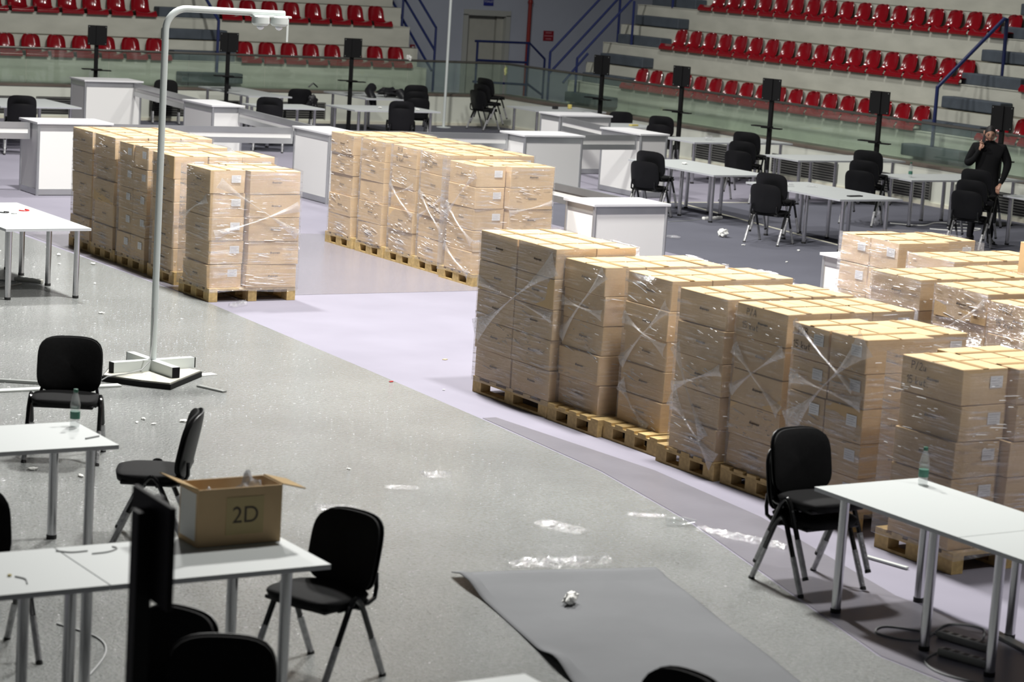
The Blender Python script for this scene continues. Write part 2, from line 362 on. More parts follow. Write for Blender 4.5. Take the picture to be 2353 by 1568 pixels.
# concrete stands
def stand(side, a0, a1, base, nrow, label, name='grandstand'):
    t = thing(name, label, 'grandstand', (0, 0, 0))
    def slab(nm, d0, d1, z0, z1, mat, over=0):
        if side == 'R': MB().box(base+d0-over, base+d1, a0, a1, z0, z1).build(nm, mat, t)
        else: MB().box(a0, a1, base+d0-over, base+d1, z0, z1).build(nm, mat, t)
    for k in range(nrow):
        d = .85*k; z = 1.15+.85*k
        slab('bench_step', d, d+.44, (0 if k == 0 else z-.43), z, m_conc)
        slab('bench_edge', d-.012, d+.44, z, z+.012, m_conc)
        slab('foot_step', d+.44, d+.86, (0 if k == 0 else z-.43), z+.41, m_conc)
        slab('dirt_strip', d+.50, d+.848, z+.41, z+.416, m_conc_dirt)
    return t
gR = stand('R', 22, 43.2, 28.5, 5, 'pale concrete grandstand along the right wall with three rows of red seats')
gL = stand('L', 10, 26.45, 45.8, 4, 'pale concrete grandstand along the back wall with two rows of red seats')
# walkway fill in front of stands, aisle blocks
def blocks(t, side, a0, a1, base, n):
    for j in range(n):
        d = .425*j - .30; z = .73+.425*j
        mb = MB()
        if side == 'R': mb.bev(base+d, base+d+.30, a0, a1, z, z+.21, .02)
        else: mb.bev(a0, a1, base+d, base+d+.30, z, z+.21, .02)
        mb.build('aisle_step', m_stepblk, t)
struct('trim_3', MB().box(WX+.2, 28.5, 8, 45.2, .0, .66), m_conc, 'concrete walkway behind the right balustrade')
struct('trim_4', MB().box(5, 26.45, WY+.2, 45.8, .0, .66), m_conc, 'concrete walkway behind the back balustrade')
blocks(gR, 'R', 41.25, 42.85, 28.5, 8); blocks(gR, 'R', 30.45, 31.95, 28.5, 8); blocks(gL, 'L', 20.45, 21.85, 45.8, 6)
# corner wall, door, signs, pipe
YW = 51.0
wc = struct('wall_corner', MB().box(24, 30.55, YW, YW+.3, 0, 7).box(31.68, 42, YW, YW+.3, 0, 7).box(30.55, 31.68, YW, YW+.3, 2.22, 7), m_wallblue, 'blue grey painted wall in the corner between the stands')
struct('wall_back', MB().box(-4, 24, 49.4, 49.7, 0, 7), m_wallblue, 'painted wall behind the back grandstand')
struct('wall_right', MB().box(33.0, 33.3, 5, 43.2, 0, 7), m_wallblue, 'painted wall behind the right grandstand')
d1 = thing('door_1', 'pale closed door in the corner wall under the toilet sign', 'door', (31.1, YW, 0)); d1['kind'] = 'structure'
MB().box(-.55, .33, .14, .19, 0, 2.2).build('leaf', m_door, d1); MB().box(.36, .55, .10, .22, 0, 2.2).build('side_panel', m_door, d1)
f = MB(); f.box(-.68, -.55, -.04, .2, 0, 2.22); f.box(.55, .68, -.04, .2, 0, 2.22); f.box(-.68, .68, -.04, .2, 2.2, 2.34); f.build('frame', m_doorframe, d1)
s = thing('toilet_sign', 'blue toilet sign with two white figures above the door', 'sign', (31.12, YW-.02, 2.45))
MB().box(-.14, .14, 0, .02, 0, .62).build('plate', m_signblue, s)
def flat_fig(mb, cx, z0, man):
    mb.lathe([(.001, 0), (.026, .012), (.026, .04), (.001, .052)], 10, (cx, -.006, z0+.25))
    for p in mb.v[-40:]: pass
    if man: mb.box(cx-.038, cx+.038, -.006, 0, z0+.12, z0+.24); mb.box(cx-.03, cx+.03, -.006, 0, z0, z0+.12)
    else:
        n = len(mb.v); mb.v += [(cx-.02, -.006, z0+.24), (cx+.02, -.006, z0+.24), (cx+.045, -.006, z0+.12), (cx+.02, -.006, z0), (cx-.02, -.006, z0), (cx-.045, -.006, z0+.12)]
        mb.f.append(tuple(n+i for i in range(6)))
fg = MB(); flat_fig(fg, -.05, .26, False); flat_fig(fg, .05, .26, True); fg.build('pictogram', m_print_w, s)
def text_mesh(txt, size, font_scale=1):
    cu = bpy.data.curves.new('txt', 'FONT'); cu.body = txt; cu.size = size; cu.extrude = .0006; cu.align_x = 'CENTER'; cu.align_y = 'CENTER'
    o = bpy.data.objects.new('txt', cu); C.objects.link(o)
    dg = bpy.context.evaluated_depsgraph_get(); me = bpy.data.meshes.new_from_object(o.evaluated_get(dg))
    bpy.data.objects.remove(o); bpy.data.curves.remove(cu); return me
me = text_mesh('TOALET', .075); me.materials.append(m_print_w); put('lettering', me, s, (0, -.004, .1), (PI/2, 0, 0))
MB().box(-.11, .11, -.003, 0, .185, .192).build('rule', m_print_w, s)
s = thing('notice_sign', 'small dark red notice with three lines on the corner wall', 'sign', (32.95, YW-.02, 1.64))
MB().box(-.15, .15, 0, .02, 0, .25).build('plate', m_signred, s)
for z, ww in ((.19, .09), (.11, .13), (.035, .08)):
    g_ = MB()
    x = -ww
    while x < ww-.01:
        l = random.uniform(.008, .02); g_.box(x, x+l, -.003, 0, z, z+.026); x += l+.006
    g_.build('lettering', m_print_r, s)
p = MB().tube([(32.3, YW-.09, 0), (32.3, YW-.09, 5)], .05, 10).lathe([(.06, 0), (.065, .02), (.065, .06), (.06, .08)], 10, (32.3, YW-.09, 2.55)).build('water_pipe', m_redpipe, None, True); tag(p, 'red vertical pipe beside the door', 'pipe')
s = thing('alarm_box', 'small red alarm box on the corner wall left of the pole', 'alarm', (29.0, YW-.04, 1.36)); MB().bev(-.06, .06, -.02, .04, -.06, .06, .008).build('case', m_signred, s); MB().box(-.03, .03, -.024, -.02, -.02, .02).build('button', m_print_w, s)
st = MB().box(0, .45, -.01, .02, 0, .3).build('wall_sign', m_signblue, None, False, ); st.location = (31.6, 43.4, 3.45); st.rotation_euler = (0, 0, -PI/2); tag(st, 'blue sign board at the top of the right stair', 'sign')
MB().box(.04, .2, -.014, -.01, .05, .25).box(.25, .41, -.014, -.01, .05, .25).build('print', m_print_w, st)
# blue railings
def railing(label, segs, r=.028):
    o = thing('stair_railing', label, 'railing', segs[0][1][0])
    b = Vector(segs[0][1][0])
    for nm, pts in segs: MB().tube([Vector(p)-b for p in pts], r, 8).build(nm, m_blue, o, True)
railing('blue railing on the landing in front of the door', [
    ('top_rail', [(28.75, 47.6, 1.72), (30.25, 47.6, 1.72), (30.7, 47.6, 1.36)]), ('bottom_rail', [(28.75, 47.6, .78), (30.25, 47.6, .74)]),
    ('post', [(28.82, 47.6, 0), (28.82, 47.6, 1.72)]), ('post', [(30.22, 47.6, 0), (30.22, 47.6, 1.72)]), ('post', [(30.7, 47.6, 0), (30.7, 47.6, 1.36)]), ('mid_rail', [(30.22, 47.6, .78), (30.7, 47.6, .5)]),
    ('mid_rail', [(28.85, 47.6, 1.28), (30.2, 47.6, 1.26)])])
railing('blue handrail on the far side of the right stand stairs', [
    ('hand_rail', [(28.35, 43.75, 1.72), (30.5, 43.75, 3.85)]), ('mid_rail', [(28.35, 43.75, 1.25), (30.5, 43.75, 3.4)]), ('post', [(28.35, 43.75, .3), (28.35, 43.75, 1.72)]), ('post', [(30.1, 43.75, .3), (30.1, 43.75, 3.45)])])
railing('blue handrail on the near side of the right stand stairs', [
    ('hand_rail', [(28.3, 42.6, 1.66), (30.9, 42.6, 4.25)]), ('post', [(28.3, 42.6, .6), (28.3, 42.6, 1.66)]), ('mid_rail', [(28.3, 43.1, 1.1), (28.9, 43.1, 1.75)]), ('post', [(29.4, 42.2, 2.0), (29.4, 42.2, 2.95)]), ('post', [(30.2, 41.9, 2.85), (30.2, 41.9, 3.6)])])
railing('blue bent handrail in the near aisle of the right stand', [
    ('hand_rail', [(28.3, 31.25, .9), (28.3, 31.25, 1.98), (29.72, 31.25, 3.22), (29.78, 31.25, 3.22), (29.80, 31.25, 2.0)])], .035)
railing('blue handrail in the aisle of the back stand', [
    ('hand_rail', [(21.35, 45.75, .75), (21.35, 45.75, 2.02), (21.2, 46.5, 2.7), (21.2, 48, 4.2)]), ('post', [(20.9, 47.2, 2.4), (20.9, 47.2, 3.2)])], .035)
railing('blue stair railing at the right end of the back stand', [
    ('post', [(26.75, 46.0, .3), (26.75, 46.0, 2.05)]), ('hand_rail', [(26.75, 46.0, 2.05), (26.75, 48.6, 3.9)]), ('mid_rail', [(26.75, 46.0, 1.55), (26.75, 48.6, 3.4)]), ('lower_rail', [(26.7, 46.0, 1.1), (26.7, 48.6, 3.0)]), ('post', [(26.5, 47.1, 2.0), (26.5, 47.1, 3.4)]), ('post', [(26.55, 46.05, .5), (26.55, 46.05, 1.1)])])

# ------------------------------------------------------------------ red seats
def seat_mesh():
    prof = [(.245, -.055, .235), (.25, -.01, .235), (.225, .012, .232), (.12, .018, .225), (0, .012, .215), (-.10, .022, .208), (-.165, .07, .204), (-.195, .15, .202), (-.215, .24, .196), (-.23, .305, .182), (-.236, .34, .155), (-.238, .358, .115), (-.239, .364, .05)]
    mb = MB(); nu = 12
    def fn(u, v):
        t = v*(len(prof)-1); i = min(int(t), len(prof)-2); fr = t-i
        a, b = prof[i], prof[i+1]; y, z, h = [a[q]+(b[q]-a[q])*fr for q in range(3)]
        s_ = 2*u-1; k = abs(s_)**3
        if v < .18: return (s_*h, y, z)
        g = min(1, (v-.18)/.3)
        y += k*.075*g*(1 if v < .85 else .6); z += k*.03*(1-g)+k*.012
        return (s_*h, y, z)
    mb.grid(fn, nu, 22)
    me = mb.mesh('stadium_seat', m_seat, True); bm = bmesh.new(); bm.from_mesh(me); bmesh.ops.solidify(bm, geom=bm.faces[:], thickness=.012)
    for f_ in bm.faces: f_.smooth = True
    bm.to_mesh(me); bm.free(); me.set_sharp_from_angle(angle=math.radians(60)); return me
SEAT = seat_mesh()
def seat(x, y, z, rz, label, grp):
    o = put('stadium_seat', SEAT, None, (x, y, z), (0, 0, rz)); tag(o, label, 'seat', grp); return o
rows = [(28.5, 1.15, 40.9, .5135, 'lowest'), (29.35, 2.0, 40.78, .5147, 'middle'), (30.2, 2.85, 40.66, .519, 'top')]
for X0, z, y0, dy, nm in rows:
    for i in range(18):
        seat(X0+.185, y0-i*dy, z+.062, PI/2, 'red plastic seat, %s from the far end, %s row of right stand' % (ORD[i], nm), 'red seats of the right stand')
for i in range(3): seat(28.685, 30.12-i*.52, 1.212, PI/2, 'red plastic seat beyond the near aisle, %s from it, right stand low row' % ORD[i], 'red seats of the right stand')
seat(29.535, 30.05, 2.062, PI/2, 'red plastic seat at the frame edge beyond the near aisle, middle row', 'red seats of the right stand')
for Y0, z, x0, dx, n, x1, dx1, n1, nm in ((45.8, 1.15, 16.31, .54, 8, 22.15, .525, 8, 'lower'), (46.65, 2.0, 16.84, .541, 7, 22.06, .526, 8, 'upper')):
    for i in range(n): seat(x0+i*dx, Y0+.185, z+.062, PI, 'red plastic seat left of the aisle, %s from left, %s row of back stand' % (ORD[i], nm), 'red seats of the back stand')
    for i in range(n1): seat(x1+i*dx1, Y0+.185, z+.062, PI, 'red plastic seat right of the aisle, %s from aisle, %s row of back stand' % (ORD[i], nm), 'red seats of the back stand')

# ------------------------------------------------------------------ pallets and boxes
PX, PY = 1.0, .78
def pallet_meshes(px, py):
    d = {}
    d['block'] = MB().box(-.05, .05, -.07, .07, 0, .08).mesh('block', m_wood)
    d['bottom_board'] = MB().box(-.05, .05, -py/2, py/2, 0, .02).mesh('bottom_board', m_wood)
    d['stringer_board'] = MB().box(-.05, .05, -py/2, py/2, 0, .02).mesh('stringer_board', m_wood)
    d['deck_board'] = MB().box(-px/2, px/2, -.055, .055, 0, .022).mesh('deck_board', m_wood)
    return d
PM = {}
def pallet(cx, cy, px, py, rz, label):
    key = (px, py)
    if key not in PM: PM[key] = pallet_meshes(px, py)
    d = PM[key]; t = thing('pallet', label, 'pallet', (cx, cy, 0), rz, 'wooden pallets under the box stacks')
    for sx in (-1, 0, 1):
        x = sx*(px/2-.05)
        put('bottom_board', d['bottom_board'], t, (x, 0, .002)); put('stringer_board', d['stringer_board'], t, (x, 0, .102))
        for sy in (-1, 0, 1): put('block', d['block'], t, (x, sy*(py/2-.07), .022))
    for k in range(5): put('deck_board', d['deck_board'], t, (0, -py/2+.055+k*(py-.11)/4, .122))
    return t
BOXM = {}
def box_mesh(lx, ly, h, var):
    key = (round(lx, 3), round(ly, 3), round(h, 3), var)
    if key in BOXM: return BOXM[key]
    rg = random.Random(hash(key) & 0xffff)
    bm = bmesh.new(); bmesh.ops.create_cube(bm, size=1)
    for v in bm.verts:
        j = lambda a: rg.uniform(-a, a)
        v.co = Vector((v.co.x*lx+j(.005), v.co.y*ly+j(.005), (v.co.z+.5)*h + (0 if v.co.z < 0 else -abs(j(.006)))))
    bmesh.ops.bevel(bm, geom=bm.edges[:], offset=.004, segments=1, affect='EDGES')
    me = bpy.data.meshes.new('cardboard_box'); bm.to_mesh(me); bm.free(); me.materials.append(m_card); BOXM[key] = me; return me
# small print and handwriting, built as flat strokes
GL = {'P': [[(0,0),(0,1)],[(0,1),(.5,.95),(.6,.75),(.45,.55),(0,.5)]], '/': [[(0,-.05),(.45,1.05)]], 'A': [[(0,0),(.35,1),(.65,0)],[(.12,.35),(.55,.35)]],
      'B': [[(0,0),(0,1)],[(0,1),(.5,.9),(.4,.6),(0,.52)],[(0,.52),(.55,.4),(.5,.08),(0,0)]], 'L': [[(0,1),(0,0),(.5,.05)]], '2': [[(0,.8),(.25,1),(.5,.8),(.4,.5),(0,0),(.55,.02)]],
      '1': [[(0,.75),(.25,1),(.25,0)]], '5': [[(.55,1),(.05,1),(.02,.55),(.4,.6),(.55,.3),(.35,0),(0,.08)]], '0': [[(.25,1),(.02,.6),(.1,.1),(.35,0),(.52,.4),(.45,.85),(.25,1)]],
      'k': [[(0,0),(0,1)],[(.4,.55),(.02,.25),(.4,0)]], 'u': [[(0,.55),(.02,.08),(.3,.05),(.42,.5)],[(.42,.5),(.45,0)]], 't': [[(.15,.9),(.15,.1),(.35,0)],[(0,.6),(.38,.6)]], ' ': [], '.': [[(0,0),(.06,.04)]],
      'e': [[(0,.3),(.4,.32),(.25,.55),(.05,.4),(.1,.05),(.4,.06)]], 'o': [[(.2,.55),(.02,.3),(.2,.02),(.4,.28),(.2,.55)]], 'p': [[(0,.55),(0,-.35)],[(0,.5),(.3,.55),(.38,.25),(.02,.05)]], 'h': [[(0,1),(0,0)],[(0,.4),(.3,.55),(.36,0)]], 'd': [[(.38,1),(.38,0)],[(.38,.45),(.1,.5),(.02,.2),(.36,.05)]]}
def strokes(txt, size, wdt):
    mb = MB(); x = 0
    for ch in txt:
        for pl in GL[ch]:
            for (a, b) in zip(pl, pl[1:]):
                p = Vector((x+a[0]*size, a[1]*size)); q = Vector((x+b[0]*size, b[1]*size)); d = (q-p)
                if d.length < 1e-6: continue
                d.normalize(); n = Vector((-d.y, d.x))*wdt/2; p -= d*wdt/3; q += d*wdt/3; k = len(mb.v)
                mb.v += [(*(p+n), 0), (*(p-n), 0), (*(q-n), 0), (*(q+n), 0)]; mb.f.append((k, k+1, k+2, k+3))
        x += size*(.78 if ch not in ' .1' else .5)
    cx = x/2; mb.v = [(a-cx, b, c) for a, b, c in mb.v]; return mb
LOGO = strokes('dhopeoepe', .017, .005).mesh('printed_mark', m_ink)
lb = MB().box(-.055, .055, -.04, .04, 0, .0012).mesh('paper_label', m_label)
lt = MB()
for k in range(4): lt.box(-.045, .045-.02*(k % 2), .022-k*.016, .027-k*.016, .0012, .0016)
LABTXT = lt.mesh('label_print', m_inkfaint)
TAPE_X = MB().box(-.3, .3, -.025, .025, 0, .0012).mesh('tape', m_tape); TAPE_Y = MB().box(-.025, .025, -.3, .3, 0, .0012).mesh('tape', m_tape)
def on_face(face, lx, ly, h, u, z, off=.0035):
    # transform that lays an xy mark on a box face; u runs to the viewer's right
    if face == '-X': return (-lx/2-off, -u, z), Euler((PI/2, 0, -PI/2))
    return (u, -ly/2-off, z), Euler((PI/2, 0, 0))
def carton(x, y, z, lx, ly, h, label, grp, top=False, labelface=None, logoface=None, pen=None, penface=None):
    o = put('cardboard_box', box_mesh(lx, ly, h, random.randrange(5)), None, (x, y, z), (0, 0, random.uniform(-.007, .007)))
    tag(o, label, 'cardboard box', grp)
    if top:
        if lx > ly: c = put('tape', TAPE_X, o, (0, 0, h)); c.scale.x = lx/.6
        else: c = put('tape', TAPE_Y, o, (0, 0, h)); c.scale.y = ly/.6
        put('tape', TAPE_X if lx < ly else TAPE_Y, o, (0, 0, h-.0004)).scale = ((lx/.6, .35, 1) if lx < ly else (.35, ly/.6, 1))
    if labelface:
        fx = lx if labelface == '-Y' else ly
        p_, r_ = on_face(labelface, lx, ly, h, fx/2-.105, h*.62, .0045); l = put('paper_label', lb, o, p_, r_); put('label_print', LABTXT, l)
    if logoface:
        p_, r_ = on_face(logoface, lx, ly, h, .02, h*.48, .005); put('printed_mark', LOGO, o, p_, r_)
    if pen:
        fx = lx if penface == '-Y' else ly
        for i, tx in enumerate(pen):
            p_, r_ = on_face(penface, lx, ly, h, -fx*.2, h*(.68-.42*i), .0055); put('handwriting', strokes(tx, .05, .005).mesh('handwriting', m_pen), o, p_, r_)
    return o
def film_wrap(x0, x1, y0, y1, z0, z1, label, seed=0):
    rg = random.Random(seed); e = .014
    x0 -= e; x1 += e; y0 -= e; y1 += e
    cs = [(x0, y1), (x0, y0), (x1, y0), (x1, y1), (x0, y1)]
    ph = [rg.uniform(0, 6) for _ in range(8)]
    mb = MB(); nz = 30; ns = 12; ring = []
    for a, b in zip(cs, cs[1:]):
        for i in range(ns): ring.append((a[0]+(b[0]-a[0])*i/ns, a[1]+(b[1]-a[1])*i/ns, math.sin(PI*i/ns)))
    N = len(ring); cx, cy = (x0+x1)/2, (y0+y1)/2
    for j in range(nz+1):
        z = z0+(z1-z0)*j/nz
        for i, (x, y, s_) in enumerate(ring):
            k = .0018*s_*(math.sin(z*9+ph[0]+i*.2)+math.sin(z*23+ph[1]))
            zz = z + .008*math.sin(i*.6+ph[2])*(1 if 0 < j < nz else 1.3)
            dx, dy = (x-cx), (y-cy); mb.v.append((x+math.copysign(k, dx), y+math.copysign(k, dy), zz))
    for j in range(nz):
        for i in range(N):
            i2 = (i+1) % N; mb.f.append((j*N+i, (j+1)*N+i, (j+1)*N+i2, j*N+i2))
    o = mb.build('stretch_wrap', m_film, None, True, at=(cx, cy, z0)); tag(o, label, 'plastic film', 'stretch film around the box stacks'); return o
def fold_glints(parent, x0, x1, y0, y1, z0, z1, seed, n=95):
    # small raised creases of the film on the two visible sides; their near-white colour stands in for glints
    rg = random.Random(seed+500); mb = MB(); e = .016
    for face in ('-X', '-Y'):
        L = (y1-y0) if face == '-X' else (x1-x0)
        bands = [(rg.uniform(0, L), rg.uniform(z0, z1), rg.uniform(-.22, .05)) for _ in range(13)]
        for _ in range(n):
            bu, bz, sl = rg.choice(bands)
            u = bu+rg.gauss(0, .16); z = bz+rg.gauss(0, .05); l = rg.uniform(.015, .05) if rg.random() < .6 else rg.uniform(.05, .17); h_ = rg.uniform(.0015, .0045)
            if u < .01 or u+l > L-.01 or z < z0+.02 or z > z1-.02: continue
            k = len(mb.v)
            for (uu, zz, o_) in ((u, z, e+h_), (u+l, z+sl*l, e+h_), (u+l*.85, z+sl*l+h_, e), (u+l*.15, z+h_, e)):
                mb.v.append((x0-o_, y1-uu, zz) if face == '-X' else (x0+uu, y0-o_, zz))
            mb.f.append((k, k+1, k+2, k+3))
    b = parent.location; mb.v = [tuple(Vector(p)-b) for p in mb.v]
    o = mb.build('film_fold_glint', m_fold_glint, parent); o['kind'] = 'stuff'
def rope(parent, box, face, u0, za, u1, zb, w0=.13, wm=.012, seed=0):
    # gathered band of film; u is measured from the left end of the face as seen
    x0, x1, y0, y1, zz = box; mb = MB(); n = 22; off = .03
    P0 = Vector((u0, za)); P1 = Vector((u1, zb)); d = (P1-P0).normalized(); nr = Vector((-d.y, d.x))
    for i in range(n+1):
        t = i/n; c = P0.lerp(P1, t); wd = wm + (w0-wm)*abs(2*t-1)**2.2
        for k in range(5):
            q = c + nr*wd*(k/4-.5); o_ = off + .012*(1-abs(k-2)/2) - .012*abs(2*t-1)
            mb.v.append((x0-o_, y1-q.x, q.y) if face == '-X' else (x0+q.x, y0-o_, q.y))
    for i in range(n):
        for k in range(4): a = i*5+k; mb.f.append((a, a+1, a+6, a+5))
    b = parent.location; mb.v = [tuple(Vector(p)-b) for p in mb.v]
    mb.build('film_band', m_film_rope, parent, True)
LAYN = ['bottom', 'second', 'third', 'fourth', 'top']
def stack(sname, x0, y0, typ, h=.26, n=5, pen=None, ropes=(), wrap=(0.02, 1.0), pal=None, grp='cartons', topx=True, lean=(0, 0), seed=0, nolab=False, palrot=0):
    """x0,y0: left near corner (min X, min Y) of the box block"""
    A, B = .60, .40
    if typ == 'S':      # one long box to the left, two long boxes behind it to the right
        cells = [(0, .08, B, A, 'left'), (B+.02, 0, A, B, 'right front'), (B+.02, B+.01, A, B, 'right rear')]; W, D = B+A+.02, 2*B+.01
        y0c = y0-.08
    elif typ == 'D':    # two boxes end-on to the left, one across to the right
        cells = [(0, 0, A, B, 'left front'), (0, B+.01, A, B, 'left rear'), (A+.015, .1, B, A, 'right')]; W, D = A+B+.015, 2*B+.01; y0c = y0
    elif typ == 'U':    # three boxes side by side, long sides to the left
        cells = [(0, 0, B, A, 'left'), (B+.01, 0, B, A, 'middle'), (2*B+.02, 0, B, A, 'right')]; W, D = 3*B+.02, A; y0c = y0
    else:               # 'T': two by two, long sides to the left
        cells = [(0, 0, B, A, 'left front'), (0, A+.02, B, A, 'left rear'), (B+.01, 0, B, A, 'right front'), (B+.01, A+.02, B, A, 'right rear')]; W, D = 2*B+.01, 2*A+.02; y0c = y0
    if pal is None: pal = (x0+W/2, y0c+D/2, max(PX, W) if typ != 'T' else .82, (PY if typ != 'U' else .74) if typ != 'T' else 1.22)
    pallet(pal[0], pal[1], pal[2], pal[3], palrot, 'wooden pallet under the ' + sname)
    zb = .145
    for k in range(n):
        kx, ky = random.uniform(-.014, .014), random.uniform(-.006, .006)
        for (cx, cy, lx, ly, cn) in cells:
            jx, jy = kx+random.uniform(-.002, .002)+lean[0]*k, ky+random.uniform(-.002, .002)+lean[1]*k
            istop = k == n-1
            lab = None; logo = None; pf = None
            if cn == 'left': logo = '-X'; lab = '-Y'
            elif cn in ('middle', 'right') and typ == 'U': lab = '-Y'
            elif cn == 'right front' and typ == 'S': logo = '-Y'
            elif cn in ('left front', 'left rear') and typ == 'D':
                lab = '-X'; logo = '-Y' if cn == 'left front' else None
            elif cn == 'right' and typ == 'D': lab = '-Y'
            elif typ == 'T' and cn in ('left front', 'left rear'): logo = '-X'
            if nolab: lab = None
            pn = None
            if pen and istop and cn in ('left', 'left rear', 'left front') and not (typ == 'D' and cn == 'left front') and not (typ == 'T' and cn == 'left front'): pn = pen; pf = '-X'
            carton(x0+cx+lx/2+jx, y0c+cy+ly/2+jy, zb+k*h, lx, ly, h-.002,
                   'cardboard box, %s layer, %s, %s' % (LAYN[k+5-n], cn, sname), grp, istop, lab, logo, pn, pf)
    if wrap:
        o = film_wrap(x0+min(0, lean[0]*n), x0+W+max(0, lean[0]*n), y0c, y0c+D, zb-.06+wrap[0]*n*h, zb+n*h*wrap[1], 'clear stretch film wrapped around the ' + sname, seed)
        fold_glints(o, x0, x0+W, y0c, y0c+D, zb-.03, zb+n*h, seed)
        for i, r_ in enumerate(ropes): rope(o, (x0, x0+W, y0c, y0c+D, 0), *r_)
    return (x0, y0c, W, D, zb+n*h)
# -- right foreground row
g = 'cartons of the right foreground row'
stack('first stack of right foreground row', 10.87, 16.46, 'T', .261, pen=None, grp=g, seed=1, ropes=[('-X', 0.0, .55, 1.22, 1.32, .22), ('-X', 0, 1.0, 1.22, .86, .10)])
stack('second stack of right foreground row', 10.95, 15.84, 'U', .247, grp=g, seed=2, ropes=[('-X', .0, .72, .6, 1.34, .14), ('-X', .0, 1.02, .6, .98, .1)], pal=(11.45, 16.05, 1.2, .76))
stack('third stack of right foreground row', 11.06, 15.09, 'U', .247, grp=g, seed=3, ropes=[('-X', .0, .62, .6, 1.18, .12), ('-X', .0, 1.0, .6, .82, .12), ('-X', .02, .45, .42, .13, .16)], pal=(11.5, 15.28, 1.2, .76))
stack('fourth stack of right foreground row', 10.84, 14.06, 'U', .252, grp=g, seed=4, ropes=[('-X', .0, .95, .45, .3, .14), ('-X', .0, .62, .6, .86, .1), ('-X', .0, .55, .6, .14, .2)], pal=(11.42, 14.42, 1.2, .76))
stack('fifth stack of right foreground row', 10.9, 13.40, 'U', .250, grp=g, pen=('P/A', '15 kut'), seed=5, ropes=[('-X', .0, .72, .6, 1.12, .1), ('-X', .0, 1.05, .6, .66, .12)], pal=(11.45, 13.62, 1.2, .76))
stack('sixth stack of right foreground row', 10.82, 12.40, 'D', .247, grp=g, pen=('P/B', '15 kut'), seed=6, ropes=[('-X', .02, .62, .8, 1.36, .24), ('-X', .0, .98, .8, .92, .12), ('-X', .0, 1.38, .7, 1.0, .07)])
stack('seventh stack of right foreground row', 10.72, 11.34, 'S', .245, grp=g, pen=('P/2u', '15 kut.'), seed=7)
# -- far left row
g = 'cartons of the far left row'
stack('farthest stack of far left row', 10.78, 26.44, 'U', .262, grp=g, seed=11)
stack('second farthest stack of far left row', 10.76, 25.70, 'U', .262, grp=g, seed=12)
stack('middle stack of far left row', 10.76, 24.76, 'D', .258, grp=g, seed=13)
stack('fourth stack of far left row', 10.74, 23.96, 'U', .256, grp=g, seed=14)
stack('nearest stack of far left row', 10.62, 22.78, 'S', .252, grp=g, seed=15, ropes=[('-Y', .02, .72, 1.0, 1.02, .12), ('-Y', .05, 1.28, 1.0, .72, .12), ('-X', .1, .85, .7, 1.1, .12)], lean=(0, 0))
# -- middle row
g = 'cartons of the middle row'
stack('farthest stack of middle row', 14.3, 26.47, 'U', .26, grp=g, seed=21)
stack('second stack of middle row', 14.3, 25.66, 'U', .26, grp=g, seed=22)
stack('third stack of middle row', 14.3, 24.88, 'U', .26, grp=g, pen=('P/A', '15 kut'), seed=23, ropes=[('-X', .0, .8, .6, .98, .1), ('-X', .0, .95, .6, .6, .1)])
stack('fourth stack of middle row', 14.3, 24.15, 'U', .26, grp=g, pen=('P/2', '10 kut'), seed=24, ropes=[('-X', .0, .62, .6, .95, .1), ('-X', .0, .95, .6, .5, .1)], pal=(14.9, 24.46, 1.2, .72))
stack('nearest stack of middle row', 14.22, 23.35, 'S', .252, grp=g, seed=25, ropes=[('-X', .12, .75, .75, 1.32, .14), ('-X', .12, .9, .75, .5, .12), ('-Y', .42, .86, 1.02, .98, .08), ('-X', .12, .4, .72, .12, .12)])
# -- group at the right edge
g = 'cartons of the group at the right edge'
stack('farthest stack of right edge group', 14.42, 16.24, 'D', .268, grp=g, seed=31)
stack('second far stack of right edge group', 14.35, 15.42, 'U', .258, grp=g, seed=32)
stack('third far stack of right edge group', 14.35, 14.66, 'U', .256, grp=g, pen=('P/A', '15 kut'), seed=33)
stack('fourth far stack of right edge group', 14.35, 13.9, 'U', .256, grp=g, seed=34)
stack('front left stack of right edge group', 13.08, 14.42, 'U', .262, grp=g, seed=35)
stack('front middle stack of right edge group', 13.10, 13.66, 'U', .262, grp=g, seed=36, ropes=[('-X', .0, 1.0, .6, 1.36, .12)])
stack('front right stack of right edge group', 12.98, 12.9, 'U', .258, grp=g, pen=('P/L2', '15 kut'), seed=37)
carton(14.62, 14.42, .145+5*.256, .40, .60, .285, 'loose cardboard box lying on top of the right edge group', 'loose carton', True)

# ------------------------------------------------------------------ tables
def table(x0, x1, y0, y1, legs, label, grp='white tables with steel legs', H=.745):
    t = thing('table', label, 'table', ((x0+x1)/2, (y0+y1)/2, 0), 0, grp); ox, oy = (x0+x1)/2, (y0+y1)/2
    MB().bev(x0-ox, x1-ox, y0-oy, y1-oy, H-.006, H, .002).build('tabletop', m_tabletop, t); MB().box(x0-ox+.001, x1-ox-.001, y0-oy+.001, y1-oy-.001, H-.027, H-.006).build('edge_band', m_edge, t)
    for lx, ly in legs:
        l = MB().tube([(lx-ox, ly-oy, .03), (lx-ox, ly-oy, H-.027)], .03, 14).build('leg', m_chrome, t, True); MB().tube([(lx-ox, ly-oy, 0), (lx-ox, ly-oy, .03)], .033, 14).build('foot', m_rubber, l, True)
    return t
def legs4(x0, x1, y0, y1, ix, iy): return [(x0+ix, y0+iy), (x1-ix, y0+iy), (x0+ix, y1-iy), (x1-ix, y1-iy)]
table(9.31, 10.16, 9.76, 11.06, [(9.36, 10.82), (10.05, 10.84), (9.35, 10.0), (10.03, 10.0)], 'white table at the lower right with a bottle on its far corner')
table(9.31, 10.16, 8.45, 9.755, [(9.36, 9.46), (10.05, 9.46), (9.36, 8.7), (10.05, 8.7)], 'white table cut by the lower right frame edge')
